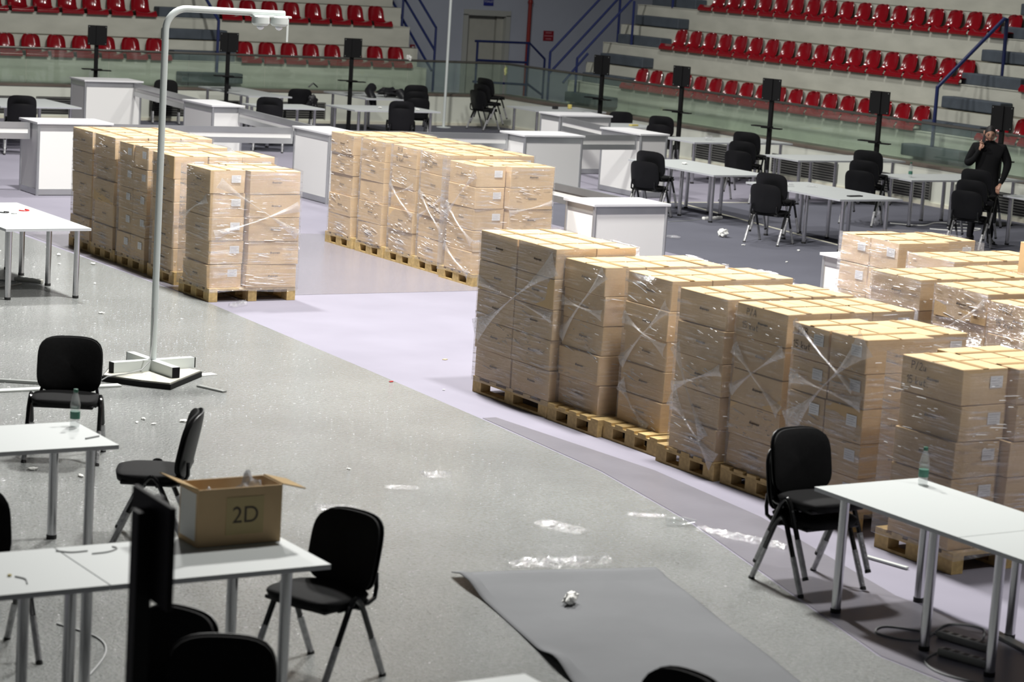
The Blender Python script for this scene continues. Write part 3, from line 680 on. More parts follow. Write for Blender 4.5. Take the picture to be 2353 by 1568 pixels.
table(8.52, 9.45, 23.14, 24.24, [(8.58, 23.2), (9.32, 23.2), (9.34, 24.05), (8.58, 24.05)], 'white table at the left edge before the far left pallets, nearer half')
table(8.52, 9.45, 24.245, 25.34, [(8.58, 24.8), (9.32, 24.8), (8.58, 25.25), (9.32, 25.25)], 'white table at the left edge before the far left pallets, farther half')
table(4.45, 5.66, 13.30, 14.02, [(5.50, 13.36), (5.50, 13.96), (4.67, 13.36), (4.67, 13.96)], 'white table at the left edge with a bottle on its corner')
table(3.23, 4.445, 13.30, 14.02, [(4.28, 13.36), (4.28, 13.96), (3.45, 13.36), (3.45, 13.96)], 'white table running out of the left frame edge behind the bottle table')
table(4.40, 5.60, 10.38, 11.12, [(5.38, 10.44), (5.38, 11.06), (4.56, 10.44), (4.56, 11.06)], 'white foreground table carrying the open cardboard box')
table(3.19, 4.395, 10.38, 11.12, [(4.22, 10.44), (4.22, 11.06), (3.4, 10.44), (3.4, 11.06)], 'white foreground table with cable ties at the left frame edge')
table(4.55, 5.56, 7.3, 8.46, legs4(4.55, 5.56, 7.3, 8.46, .06, .2), 'white table corner at the bottom frame edge')
table(21.45, 22.55, 28.40, 29.52, [(21.6, 28.6), (22.38, 28.62), (21.6, 29.4), (22.38, 29.4)], 'white table behind the counters, near half, chairs at its left')
table(21.45, 22.55, 29.525, 30.65, [(21.6, 29.7), (22.38, 29.7), (21.6, 30.4), (22.38, 30.3)], 'white table behind the counters, far half, paper scrap on it')
table(21.40, 22.55, 25.40, 26.5, [(21.55, 25.5), (22.35, 25.5), (21.55, 26.3), (22.35, 26.3)], 'white table with a black phone left of the standing man')
table(21.40, 22.55, 26.505, 27.55, [(21.54, 26.75), (22.35, 26.75), (21.54, 27.16), (22.35, 27.4)], 'white table strewn with scraps, left of the phone table')
table(24.82, 26.03, 27.80, 28.70, [(24.91, 27.88), (25.75, 27.88), (24.91, 28.56), (25.77, 28.56)], 'white table by the right boards with a small water bottle')
table(26.035, 27.2, 27.80, 28.70, [(26.2, 27.88), (27.05, 27.88), (26.2, 28.56), (27.05, 28.56)], 'white table by the right boards, behind the water bottle table')
table(24.86, 26.1, 30.65, 31.6, [(24.98, 30.75), (25.8, 30.8), (24.98, 31.4), (25.8, 31.45)], 'white table by the right boards beside the mid monitor stand')
table(26.105, 27.2, 30.65, 31.6, [(26.3, 30.75), (27.05, 30.8), (26.3, 31.4), (27.05, 31.45)], 'white table by the right boards touching the mid monitor stand table')
table(24.9, 26.1, 33.6, 34.6, [(25.02, 33.75), (25.9, 33.75), (25.02, 34.45), (25.9, 34.45)], 'white table by the right boards with clear plastic on it')
table(26.105, 27.1, 33.6, 34.6, [(26.3, 33.75), (26.95, 33.75), (26.3, 34.45), (26.95, 34.45)], 'white table by the right boards with a black remote on it')
table(24.95, 26.15, 25.0, 25.92, legs4(24.95, 26.15, 25.0, 25.92, .1, .08), 'white table at the right frame edge beside the standing man')
table(25.0, 26.2, 36.4, 37.3, legs4(25, 26.2, 36.4, 37.3, .1, .1), 'white table by the right boards with coloured pens')
table(14.0, 15.45, 38.45, 40.2, legs4(14, 15.45, 38.45, 40.2, .15, .15), 'white table at the far left edge behind the chairs')
table(20.3, 21.25, 42.0, 44.35, legs4(20.3, 21.25, 42.0, 44.35, .1, .25), 'long white table against the back boards behind the rucksack chair')
table(19.3, 20.55, 39.25, 40.2, legs4(19.3, 20.55, 39.25, 40.2, .15, .12), 'white table behind the low chairs near the back boards')
table(21.1, 22.95, 39.1, 40.3, legs4(21.1, 22.95, 39.1, 40.3, .15, .12), 'white table behind the middle pallets with paper scraps')
table(22.9, 24.0, 42.0, 43.85, legs4(22.9, 24.0, 42.0, 43.85, .12, .2), 'white table with a black jacket thrown over it')
table(25.6, 27.3, 39.9, 41.0, legs4(25.6, 27.3, 39.9, 41.0, .12, .12), 'white table in the far corner beside the tall counter')

# ------------------------------------------------------------------ chairs
def chair_proto():
    t = thing('stacking_chair', 'x', 'chair')
    def cush(u, v):
        x = (2*u-1); y = (2*v-1); r = 1
        e = (abs(x)**4+abs(y)**4)
        return (x*.24*(1-.16*y**4), y*.22*(1-.16*x**4), .478-.011*e)
    bm = bmesh.new(); me = MB().grid(cush, 12, 12).mesh('seat', m_fabric, True); bm.from_mesh(me); bmesh.ops.solidify(bm, geom=bm.faces[:], thickness=.05); bm.to_mesh(me); bm.free()
    put('seat', me, t, (0, .02, 0))
    MB().bev(-.22, .22, -.18, .20, .405, .43, .01).build('seat_pan', m_shell, t)
    def shape(off, th, sx, sz, mat, nm):
        mb = MB(); n = 44; rings = []
        for rr in (.0, .5, .8, .93, 1.0):
            row = []
            for k in range(n):
                q = 2*PI*k/n; c, s_ = math.cos(q), math.sin(q); p = 4.0
                d = (abs(c)**p+abs(s_)**p)**(-1/p); row.append((c*d*rr*sx, s_*d*rr*sz))
            rings.append((rr, row))
        def pos(x, z, dd, rr):
            y = -.235 + .055*(x/.23)**2 - .20*(z)*1.0 + dd
            return (x, y, .655+z)
        for side in (1, -1):
            base = len(mb.v)
            for rr, row in rings:
                for x, z in row: mb.v.append(pos(x, z, off+side*th*(1-rr**6*.75), rr))
            for i in range(len(rings)-1):
                for k in range(n):
                    k2 = (k+1) % n; a = (base+i*n+k, base+i*n+k2, base+(i+1)*n+k2, base+(i+1)*n+k); mb.f.append(a if side < 0 else a[::-1])
            if side == 1: b0 = base
        e0 = b0+(len(rings)-1)*n; e1 = base+(len(rings)-1)*n
        for k in range(n): k2 = (k+1) % n; mb.f.append((e0+k, e0+k2, e1+k2, e1+k))
        return mb.build(nm, mat, t, True)
    shape(.012, .024, .236, .20, m_fabric, 'backrest'); shape(-.02, .015, .24, .205, m_shell, 'back_shell')
    for sx in (-1, 1):
        for fy in (-1, 1):
            pts = [(sx*.262, fy*.245, 0), (sx*.258, fy*.07, .38), (sx*.255, fy*.045, .43), (sx*.253, fy*.015, .462), (sx*.252, -fy*.002, .468)]
            l = MB().tube(pts, .0165, 8).build('leg', m_tubeblk, t, True)
            a, b = Vector(pts[0]), Vector(pts[1]); MB().tube([a.lerp(b, .05), a.lerp(b, .3), a.lerp(b, .62)], [.018, .019, .0185], 8).build('film_sleeve', m_sleeve, l, True)
            MB().tube([a, a.lerp(b, .045)], .02, 8).build('foot', m_rubber, l, True)
        MB().tube([(sx*.225, .1, .415), (sx*.225, -.13, .415), (sx*.212, -.20, .43), (sx*.2, -.225, .48), (sx*.195, -.225, .56)], .013, 8).build('back_upright', m_tubeblk, t, True)
    for y in (-.12, .14): MB().tube([(-.255, y*.3, .41), (.255, y*.3, .41)], .011, 6).build('cross_bar', m_tubeblk, t, True)
    return t
CH = chair_proto(); ch_used = [False]
def chair(x, y, deg, label, z=0, grp='black stacking chairs'):
    """deg: direction the sitter would face, measured from +X"""
    if not ch_used[0]: o = CH; ch_used[0] = True
    else: o = copy_tree(CH)
    o.location = (x, y, z); o.rotation_euler = (0, 0, math.radians(deg)-PI/2); tag(o, label, 'chair', grp); return o
def chairs(x, y, deg, n, where, dz=.15, fwd=.15):
    nm = {2: ['lower', 'upper'], 3: ['lowest', 'middle', 'topmost']}[n]
    for k in range(n):
        a = math.radians(deg)
        chair(x+math.cos(a)*fwd*k, y+math.sin(a)*fwd*k, deg, 'black chair, %s of the stack %s' % (nm[k], where), z=dz*k)
chairs(9.62, 11.42, -88, 2, 'at the lower right white table', dz=.12, fwd=.03)
chair(5.80, 10.86, 200, 'black fabric chair right of the open box table')
chair(6.10, 13.75, 152, 'black chair seen from the side behind the open box')
chair(6.44, 16.15, -118, 'black chair facing the viewer behind the bottle table')
chair(4.23, 11.76, -90, 'black chair cut by the left frame edge behind the foreground table')
chair(4.17, 9.42, 205, 'black chair at the bottom left behind the black stand pole')
chair(4.27, 8.86, -118, 'black chair back at the bottom edge right of the stand pole')
chair(5.80, 7.85, 190, 'black chair top peeping in at the bottom right of the table corner')
chairs(20.98, 26.38, 25, 2, 'left of the scrap strewn table')
chairs(20.98, 29.35, 25, 2, 'left of the table behind the counters')
chairs(24.1, 31.15, 30, 3, 'between the counter tables and the mid stand')
chairs(24.25, 28.25, 30, 3, 'left of the water bottle table')
chairs(24.05, 25.6, 25, 3, 'in front of the standing man')
chairs(25.9, 36.0, 40, 2, 'behind the right counter near the pens')
chair(26.95, 38.9, 60, 'single black chair with a white edge behind the far counter')
chairs(14.15, 37.85, 70, 2, 'at the far left edge', dz=.13)
chairs(19.15, 38.72, 62, 2, 'in front of the back table near the beam', dz=.13)
chair(19.5, 44.1, 250, 'black chair behind the tall back counter', z=.0)
chair(21.9, 43.0, 70, 'black chair with a rucksack hanging on it by the back table')
chairs(21.75, 38.5, 62, 2, 'in front of the paper scrap table', dz=.13)
chairs(23.6, 41.2, 70, 3, 'beside the jacket table', dz=.12)
chairs(26.75, 43.75, 12, 3, 'in the far corner by the white pole', dz=.13, fwd=.1)

# ------------------------------------------------------------------ counters and beams
def counter(x0, x1, y0, y1, label, H=1.05):
    t = thing('counter', label, 'counter', ((x0+x1)/2, (y0+y1)/2, 0), 0, 'white panel counters'); a, b = (x1-x0)/2, (y1-y0)/2
    MB().bev(-a-.02, a+.02, -b-.02, b+.02, H-.03, H, .003).build('counter_top', m_ctop, t)
    for sx in (-1, 1):
        for sy in (-1, 1): MB().tube([(sx*(a-.02), sy*(b-.02), 0), (sx*(a-.02), sy*(b-.02), H-.03)], .024, 8).build('corner_post', m_alu, t)
    for sy in (-1, 1):
        MB().box(-a+.04, a-.04, sy*(b-.02)-.006, sy*(b-.02)+.006, .09, H-.12).build('panel', m_panel, t)
        for z0 in (.01, H-.12): MB().box(-a+.03, a-.03, sy*(b-.02)-.014, sy*(b-.02)+.014, z0, z0+.085).build('rail', m_alu, t)
    for sx in (-1, 1):
        MB().box(sx*(a-.02)-.006, sx*(a-.02)+.006, -b+.04, b-.04, .09, H-.12).build('panel', m_panel, t)
        for z0 in (.01, H-.12): MB().box(sx*(a-.02)-.014, sx*(a-.02)+.014, -b+.03, b-.03, z0, z0+.085).build('rail', m_alu, t)
    return t
counter(12.25, 13.37, 32.1, 32.8, 'white panel counter behind the far left pallets')
counter(16.48, 17.6, 40.9, 41.6, 'white panel counter nearest the back boards, left of the lamp')
counter(16.64, 17.2, 35.75, 36.9, 'narrow white counter between two barrier beams, centre left')
counter(16.32, 16.92, 31.0, 32.15, 'narrow white counter touching the middle pallets on the left')
counter(19.85, 20.95, 31.2, 31.9, 'white panel counter right behind the middle pallets')
counter(22.4, 22.95, 31.7, 32.85, 'narrow white counter left of the first right chairs')
counter(15.38, 16.43, 22.58, 23.2, 'bright white counter standing alone behind the right foreground row')
counter(15.5, 16.6, 17.85, 18.6, 'white counter half hidden by the right edge group')
counter(23.1, 24.2, 35.2, 35.85, 'white counter farthest back by the corner table')
def beam(p, q, label, z0=.78, z1=1.02):
    p = Vector((*p, 0)); q = Vector((*q, 0)); L = (q-p).length; t = thing('barrier_beam', label, 'barrier', p, math.atan2(q.y-p.y, q.x-p.x), 'aluminium barrier beams between the counters')
    MB().box(0, L, -.02, .02, z1-.085, z1).build('upper_rail', m_alu, t); MB().box(0, L, -.02, .02, z0, z0+.085).build('lower_rail', m_alu, t); MB().box(0, L, -.008, .008, z0+.085, z1-.085).build('panel', m_panel, t)
    for x in (0.0, L-.03): MB().box(x, x+.03, -.022, .022, z0, z1).build('end_clamp', m_alu, t)
beam((9.5, 32.5), (12.24, 32.4), 'barrier beam leaving the left frame edge')
beam((13.37, 32.3), (16.30, 32.15), 'barrier beam behind the far left pallets')
beam((16.94, 31.85), (19.84, 31.7), 'barrier beam behind the middle pallets')
beam((17.45, 40.88), (17.1, 36.92), 'barrier beam running from the back counter to the narrow counter')
beam((17.12, 35.73), (16.86, 32.32), 'barrier beam between the two narrow counters')
beam((16.45, 30.98), (16.38, 23.22), 'long barrier beam from the middle pallets to the lone counter')
beam((20.97, 31.7), (22.38, 31.8), 'short barrier beam between the two right counters')
beam((23.15, 35.18), (22.75, 32.87), 'barrier beam between the far counter and the narrow right counter')

# ------------------------------------------------------------------ monitor stands
def monitor_stand(x, y, rz, label, H=1.91, shelf=True):
    t = thing('monitor_stand', label, 'stand', (x, y, 0), rz, 'black monitor stands')
    MB().bev(-.25, .25, -.2, .2, 0, .03, .01).build('base_plate', m_black, t)
    MB().box(-.035, .035, -.03, .03, .03, H-.05).build('pole', m_black, t)
    pl = MB().bev(-.19, .19, -.055, -.03, H-.385, H, .004).build('screen_plate', m_black, t)
    MB().box(-.03, .03, -.075, -.055, H-.385, H).build('spine', m_black, pl)
    for sx in (-1, 1):
        for sz in (.03, .355): MB().tube([(sx*.165, -.058, H-.385+sz), (sx*.165, -.055, H-.385+sz)], .008, 8).build('screw', m_channel, pl)
    if shelf:
        MB().box(-.29, .09, -.17, -.03, 1.05, 1.07).box(-.1, .28, -.14, -.02, 1.03, 1.05).build('shelf', m_black, t)
    return t
for x, y, l in ((17.9, 43.9, 'left of the lamp arm'), (20.3, 43.0, 'below the lamp heads'), (22.85, 42.6, 'left of the white pole')):
    monitor_stand(x, y, math.radians(-8), 'black monitor stand before the back stand, ' + l)
for (x, y), l in zip(((26.8, 39.4), (26.66, 36.5), (26.4, 33.42), (26.69, 30.84), (26.87, 28.07)), ('farthest, beside the corner stairs', 'second, with a small shelf', 'third, above the upper chair stack', 'fourth, with a wide shelf', 'nearest, behind the man')):
    monitor_stand(x, y, math.radians(-70), 'black monitor stand by the right boards, ' + l)
monitor_stand(3.42, 7.80, math.radians(88), 'black monitor stand cut by the bottom edge in the left foreground', 1.85, False)

# ------------------------------------------------------------------ lamp post, white pole
t = thing('lamp_post', 'grey bent lamp post with two white lamp heads on a cross foot', 'lamp', (8.35, 18.95, 0))
MB().prism([(-.52, -.12), (-.30, -.42), (-.1, -.62), (.42, -.12), (.2, .3), (-.3, .25)], 0, .05).build('base_board', m_black, t); MB().prism([(-.505, -.12), (-.29, -.41), (-.1, -.6), (.405, -.12), (.19, .285), (-.29, .235)], .05, .062).build('base_top', m_board_top, t)
for a in (8, 98, 188, 278):
    q = math.radians(a-2); d = Vector((math.cos(q), math.sin(q), 0)); e = Vector((-d.y, d.x, 0)); mb = MB(); mb.box(.02, .40, -.035, .035, .062, .155); m = Matrix.Rotation(q, 4, 'Z'); mb.xf(m)
    f = mb.build('foot_arm', m_paint_w, t); mb = MB().box(.40, .412, -.034, .034, .063, .154); mb.xf(m); mb.build('end_cap', m_black, f)
arc = [(0, 0, .1), (0, 0, 1.5), (0, 0, 3.02)] + [(.19-.19*math.cos(k*PI/16), 0, 3.02+.19*math.sin(k*PI/16)) for k in range(1, 9)] + [(.6, 0, 3.205), (1.12, 0, 3.2)]
MB().tube(arc, .030, 14).build('bent_pole', m_paint_g, t, True)
for x in (.88, 1.06):
    h = MB().lathe([(.0, .03), (.05, .03), (.078, .02), (.08, -.035), (.06, -.055), (.02, -.06)], 18, (x, -.03, 3.15)).build('lamp_head', m_paint_w, t, True); MB().lathe([(.03, 0), (.035, -.012), (.02, -.03), (.001, -.036)], 14, (x, -.03, 3.093)).build('lens', m_lens, h, True)
MB().bev(.80, 1.17, -.06, .02, 3.165, 3.185, .006).build('bracket', m_paint_w, t); MB().box(1.12, 1.14, -.06, -.055, 2.96, 3.16).build('tag_strip', m_paint_w, t)
MB().tube([(-.03, -.04, .62), (-.035, -.06, .5), (-.06, -.1, .3), (-.1, -.16, .17), (-.2, -.22, .11), (-.34, -.22, .08), (-.5, -.2, .06), (-.6, -.2, .006)], .006, 6).build('power_cable', m_cord, t, True)
t = thing('tall_pole', 'slim white pole standing in the far corner', 'pole', (26.0, 44.15, 0)); MB().tube([(0, 0, .02), (0, 0, 3.1)], .03, 10).build('shaft', m_paint_w, t, True); MB().lathe([(.16, 0), (.16, .015), (.03, .03)], 16).build('base', m_paint_w, t, True)

# ------------------------------------------------------------------ open box with 2D sticker
t = thing('open_box', 'open cardboard box marked 2D with plastic bags inside', 'cardboard box', (5.32, 11.0, .746))
a, b, h = .24, .115, .305
for nm, q in (('front_wall', (-a, a, -b, -b+.006)), ('back_wall', (-a, a, b-.006, b))): MB().box(*q, 0, h).build(nm, m_card, t)
MB().box(-a, -a+.006, -b+.006, b-.006, 0, h).build('left_wall', m_card, t); MB().box(a-.006, a, -b+.006, b-.006, 0, h).build('right_wall', m_card, t); MB().box(-a+.006, a-.006, -b+.006, b-.006, 0, .006).build('bottom', m_cardin, t)
MB().box(-.13, 0, -b, b, 0, .006).xf(Matrix.Translation((-a, 0, h)) @ Matrix.Rotation(math.radians(22), 4, 'Y')).build('flap', m_cardin, t)
MB().box(0, .14, -b, b, 0, .006).xf(Matrix.Translation((a, 0, h)) @ Matrix.Rotation(math.radians(14), 4, 'Y')).build('flap', m_cardin, t)
MB().box(-.08, .135, -b-.0025, -b, .055, .255).build('sticker', m_sticker, t)
me = text_mesh('2D', .125); me.materials.append(m_pen); put('lettering', me, t, (.03, -b-.0035, .155), (PI/2, 0, 0))
MB().box(-a-.002, -a, -.09, .1, .03, .28).build('side_label', m_paper, t)
def crumple(r, seed, sx=1, sy=1, sz=.6, n=12):
    rg = random.Random(seed); bm = bmesh.new(); bmesh.ops.create_icosphere(bm, subdivisions=3, radius=1)
    ds = [(Vector((rg.uniform(-1, 1), rg.uniform(-1, 1), rg.uniform(-.6, 1))).normalized(), rg.uniform(.15, .5)) for _ in range(n)]
    for v in bm.verts:
        k = 1.0
        for d, am in ds: k -= am*.45*abs(math.sin(4*v.co.dot(d)))*(.5)
        k = max(.35, k) * rg.uniform(.93, 1.07)
        v.co = Vector((v.co.x*sx, v.co.y*sy, v.co.z*sz))*k*r
    zmin = min(v.co.z for v in bm.verts)
    for v in bm.verts: v.co.z -= zmin
    mb = MB(); mb.addbm(bm); return mb
o = crumple(.175, 3, .78, .64, 1.55).build('bag_in_box', m_bagin, None); o.location = (5.215, 11.0, .755); tag(o, 'crumpled clear bag in the open box, left half', 'plastic bag')
o = crumple(.175, 4, .78, .62, 1.65).build('bag_in_box', m_bagin, None); o.location = (5.425, 11.0, .755); tag(o, 'crumpled grey plastic bag in the open box, right half', 'plastic bag')

# ------------------------------------------------------------------ bottles, small table items
def bottle(x, y, z, label, s=1.0, spout=True):
    t = thing('water_bottle', label, 'bottle', (x, y, z), 0, 'small plastic water bottles')
    MB().lathe([(r*s, q*s) for r, q in ((.026, 0), (.031, .006), (.031, .03), (.0285, .034), (.031, .04), (.031, .118), (.029, .123), (.032, .13), (.031, .145), (.022, .185), (.0135, .215), (.0125, .228))], 16).build('body', m_bottle, t, True)
    MB().lathe([(.0315*s, .05*s), (.0318*s, .052*s), (.0318*s, .095*s), (.0315*s, .097*s)], 16).build('label_band', m_greenlab, t, True); MB().lathe([(.0145*s, .218*s), (.015*s, .22*s), (.015*s, .238*s), (.013*s, .24*s)], 12).build('cap', m_green, t, True)
bottle(5.60, 13.88, .746, 'green capped bottle on the left table corner'); bottle(10.05, 10.9, .746, 'green capped water bottle on the lower right table'); bottle(25.13, 28.19, .746, 'small water bottle on the table by the right boards')
def wire(name, pts, r, mat, label, cat, z0=0): tag(MB().tube(pts, r, 6).build(name, mat, None, True, at=pts[0]), label, cat)
def bez(pts, n=6):
    out = []; P_ = [Vector(p) for p in pts]
    for i in range(len(P_)-1):
        a, b, c, d = P_[max(i-1, 0)], P_[i], P_[i+1], P_[min(i+2, len(P_)-1)]
        for k in range(n):
            t_ = k/n; out.append(.5*((2*b)+(-a+c)*t_+(2*a-5*b+4*c-d)*t_*t_+(-a+3*b-3*c+d)*t_**3))
    return out+[P_[-1]]
T = .749
wire('cable_tie', bez([(4.38, 11.2-.15, T), (4.44, 11.0, T), (4.53, 11.0, T)]), .0035, m_cord, 'straight grey cable tie on the foreground table', 'cable tie')
wire('cable_tie', bez([(4.53, 10.94, T), (4.62, 10.95, T), (4.69, 11.0, T), (4.68, 11.04, T)]), .0035, m_cord, 'hooked grey cable tie on the foreground table', 'cable tie')
wire('cable_tie', bez([(4.02, 10.66, T), (4.05, 10.6, T), (4.03, 10.52, T)]), .0035, m_cord, 'short cable tie at the left table edge', 'cable tie')
tag(crumple(.02, 8, 1, 1, .6).build('paper_scrap', m_yell, None, at=None), 'tiny yellow scrap beside the short cable tie', 'scrap').location = (4.0, 10.68, .745)
wire('pen', [(5.52, 13.5, T+.002), (5.63, 13.55, T+.002)], .005, m_cord, 'grey pen on the bottle table', 'pen')
wire('plastic_ring', bez([(9.2, 24.6, T), (9.25, 24.56, T), (9.31, 24.6, T), (9.3, 24.68, T)]), .009, m_redbit, 'red plastic hook on the left edge table', 'ring')
wire('plastic_ring', bez([(8.93, 24.45, T), (8.98, 24.41, T), (9.03, 24.46, T), (8.99, 24.5, T)]), .008, m_dark_item, 'dark cable ring on the left edge table', 'ring')
wire('plastic_ring', bez([(9.02, 24.35, T), (9.05, 24.33, T), (9.08, 24.35, T)]), .008, m_cord, 'small grey clip on the left edge table', 'ring')
def slab(name, x, y, z, sx, sy, sz, rz, mat, label, cat):
    o = MB().bev(-sx/2, sx/2, -sy/2, sy/2, 0, sz, min(sx, sy, sz)*.2).build(name, mat, None); o.location = (x, y, z); o.rotation_euler = (0, 0, rz); return tag(o, label, cat)
slab('phone', 21.95, 25.74, .746, .26, .07, .015, .1, m_dark_item, 'black phone on the table left of the man', 'phone')
slab('remote', 26.3, 34.1, .746, .14, .07, .03, .3, m_dark_item, 'black remote on the table by the right boards', 'remote')
slab('small_box', 26.35, 40.35, .746, .12, .07, .06, .2, m_dark_item, 'small black device on the corner table', 'device')
slab('tape_roll', 26.8, 40.5, .746, .07, .07, .09, .0, m_yell, 'small yellow roll on the corner table', 'roll')
slab('pen_bundle', 25.75, 36.7, .746, .2, .08, .03, .3, m_yell, 'coloured pens on the table by the right boards', 'pens')
slab('small_box', 20.75, 43.9, .746, .1, .08, .06, .2, m_dark_item, 'small black box on the long back table', 'device')
def scrap(x, y, z, r, seed, label, cat='plastic scrap', mat=m_scrap, sx=1, sy=1, sz=.3, grp=None):
    o = crumple(r, seed, sx, sy, sz).build('plastic_scrap', mat, None); o.location = (x, y, z); o.rotation_euler = (0, 0, seed*1.3); return tag(o, label, cat, grp)
scrap(22.0, 29.9, .746, .09, 21, 'white paper scrap on the table behind the counters', 'scrap', m_paper, sz=.3)
for i, (x, y, r) in enumerate(((21.9, 27.2, .16), (22.1, 26.9, .12), (21.75, 26.95, .1))): scrap(x, y, .746, r, 30+i, 'clear film scrap on the scrap strewn table', 'plastic scrap', m_scrap, 1.4, 1, .22, 'film scraps on the strewn table')
scrap(25.5, 34.0, .746, .16, 41, 'clear plastic bag on the table by the right boards', 'plastic bag', m_scrap, 1.2, 1, .5)
for i, (x, y) in enumerate(((21.9, 39.6), (22.6, 39.4))): scrap(x, y, .746, .06, 44+i, 'white paper scrap on the table behind the middle pallets', 'scrap', m_paper, 1.5, 1, .4, 'paper scraps on a back table')
# jacket, rucksack, plastic on the ledge
tag(crumple(.42, 51, 1.15, .8, .42).build('jacket', m_jacket, None, True), 'black jacket thrown over the back table', 'jacket').location = (23.7, 42.5, .747)
o = C.objects['jacket']; o2 = MB().tube([(-.35, .1, .18), (-.5, -.05, .12), (-.52, -.25, .0), (-.5, -.3, -.25)], [.1, .09, .08, .06], 10).build('sleeve', m_jacket, o, True)
MB().tube([(.1, -.25, .12), (.12, -.42, .02), (.14, -.46, -.25)], [.1, .09, .06], 10).build('sleeve', m_jacket, o, True)
t = thing('rucksack', 'black rucksack hanging on the back of a chair', 'bag', (22.05, 42.70, .42)); MB().addbm
cr = crumple(.24, 52, .85, .55, 1.15); cr.build('body', m_jacket, t, True); crumple(.13, 53, .9, .7, 1).build('pocket', m_jacket, t, True).location = (0, -.12, .03)
MB().tube([(-.1, -.02, .48), (0, -.02, .56), (.1, -.02, .48)], .015, 6).build('handle', m_jacket, t, True)
scrap(18.3, 44.95, .70, .3, 61, 'crumpled clear bag behind the glass of the back stand', 'plastic bag', m_scrap, 1.1, .5, .8)
scrap(25.5, 44.95, 1.36, .09, 62, 'white tape knot on the back handrail', 'tape', m_paper, 1.4, .7, 1.4); scrap(27.95, 44.9, 1.1, .09, 63, 'yellow tape patch at the balustrade corner', 'tape', P('pale_yellow_tape', (.55, .55, .25), .6), .8, .6, 2.2)

# ------------------------------------------------------------------ power strips, cables, ducts, litter
def power_strip(x, y, rz, L, label, n=5, mat=m_strip_grey):
    t = thing('power_strip', label, 'power strip', (x, y, 0), rz); b_ = MB().bev(-L/2, L/2, -.032, .032, .004, .05, .014).build('housing', mat, t, True)
    for k in range(n): MB().box(-L/2+.05+k*(L-.1)/(n-1)-.018, -L/2+.05+k*(L-.1)/(n-1)+.018, -.018, .018, .05, .0515).build('socket', m_socket, b_)
    return t
power_strip(21.9, 28.95, .2, .42, 'white power strip on the floor beneath the counter table', 5, m_paper)
power_strip(9.66, 10.0, -1.35, .36, 'grey power strip beneath the lower right table, upper one'); power_strip(9.42, 9.72, -1.3, .36, 'grey power strip beneath the lower right table, bottom one')
power_strip(9.22, 24.3, -.9, .34, 'pale power strip beneath the left edge table', 4)
wire('extension_cable', bez([(9.66, 10.2, .008), (9.45, 10.45, .008), (9.3, 10.35, .008), (9.45, 10.15, .008), (9.85, 10.35, .008), (10.0, 10.2, .008), (9.8, 10.0, .01)]), .007, m_cord, 'grey cord curled beneath the lower right table', 'cord')
wire('extension_cable', bez([(9.38, 9.92, .008), (9.18, 9.8, .008), (9.12, 9.55, .008), (9.3, 9.2, .008)]), .007, m_cord, 'pale cord arcing beside the bottom power strip', 'cord')
wire('extension_cable', bez([(9.1, 24.35, .008), (8.8, 24.6, .008), (8.6, 24.3, .008), (8.75, 24.0, .008), (9.1, 24.2, .008)]), .008, m_cord, 'cord under the left edge table', 'cord')
wire('extension_cable', bez([(4.84, 12.16, .008), (4.95, 11.85, .008), (4.88, 11.55, .008), (4.6, 11.15, .008)]), .006, m_cord, 'thin cord on the film below the foreground table', 'cord')
wire('extension_cable', bez([(21.7, 28.95, .008), (21.3, 28.8, .008), (20.9, 28.7, .008)]), .006, m_cord, 'white cord of the power strip under the counter table', 'cord')
for i, pts in enumerate(([(24.9, 28.3, .008), (25.3, 28.0, .008), (25.9, 28.3, .008), (26.3, 28.0, .008)], [(25.1, 27.6, .008), (25.6, 27.3, .008), (26.1, 27.55, .008), (25.6, 27.75, .008)])): wire('extension_cable', bez(pts), .012, m_paper, 'white cord on the floor beneath the water bottle table, %s loop' % ('upper', 'lower')[i], 'cord')
def duct(p, q, wd, h, mat, label, name='cable_duct'):
    p = Vector((*p, 0)); q = Vector((*q, 0)); L = (q-p).length
    o = MB().bev(0, L, -wd/2, wd/2, .004, h, .004).build(name, mat, None); o.location = p; o.rotation_euler = (0, 0, math.atan2(q.y-p.y, q.x-p.x)); tag(o, label, 'cable duct')
duct((10.0, 10.1), (9.75, 8.9), .07, .025, m_channel, 'dark cable duct on the floor beneath the lower right table')
duct((6.5, 19.3), (7.32, 18.8), .05, .03, m_channel, 'grey metal channel on the floor behind the left chair'); duct((6.5, 18.6), (7.9, 18.6), .09, .02, m_chanlight, 'pale flat cable duct leading to the lamp foot')
duct((8.55, 18.42), (8.66, 18.12), .05, .02, m_channel, 'short metal channel piece right of the lamp foot', 'channel_piece'); duct((10.45, 11.85), (10.52, 11.48), .035, .02, m_chanlight, 'shiny profile piece on the floor by the lower right chairs', 'channel_piece')
slab('paper_card', 8.86, 18.92, .005, .16, .1, .003, .2, m_paper, 'white card on the floor beside the lamp foot', 'card')
slab('card_scrap', 11.43, 19.13, .002, .05, .035, .004, .5, m_card, 'small cardboard scrap on the clean lilac carpet', 'scrap'); slab('plastic_bit', 10.34, 18.22, .004, .04, .02, .008, .3, m_redbit, 'tiny red plastic bit on the carpet', 'scrap')
slab('paper_scrap', 10.63, 17.78, .002, .03, .02, .006, .9, m_paper, 'tiny white bit on the carpet before the right row', 'scrap')
scrap(20.66, 27.03, .003, .13, 71, 'crumpled white paper bag on the grey blue carpet', 'paper bag', m_paper, 1, 1, .9); scrap(19.76, 27.01, .0, .14, 72, 'white film shred beside the lone counter', 'plastic scrap', m_scrap, 1.5, .7, .3)
scrap(7.86, 11.51, .012, .095, 73, 'crumpled white paper on the grey mat', 'paper', m_paper, 1.4, .7, .75)
scrap(24.35, 28.0, 0, .2, 74, 'clear plastic bag under the chairs by the water bottle table', 'plastic bag', m_scrap, .7, .7, 1.2)
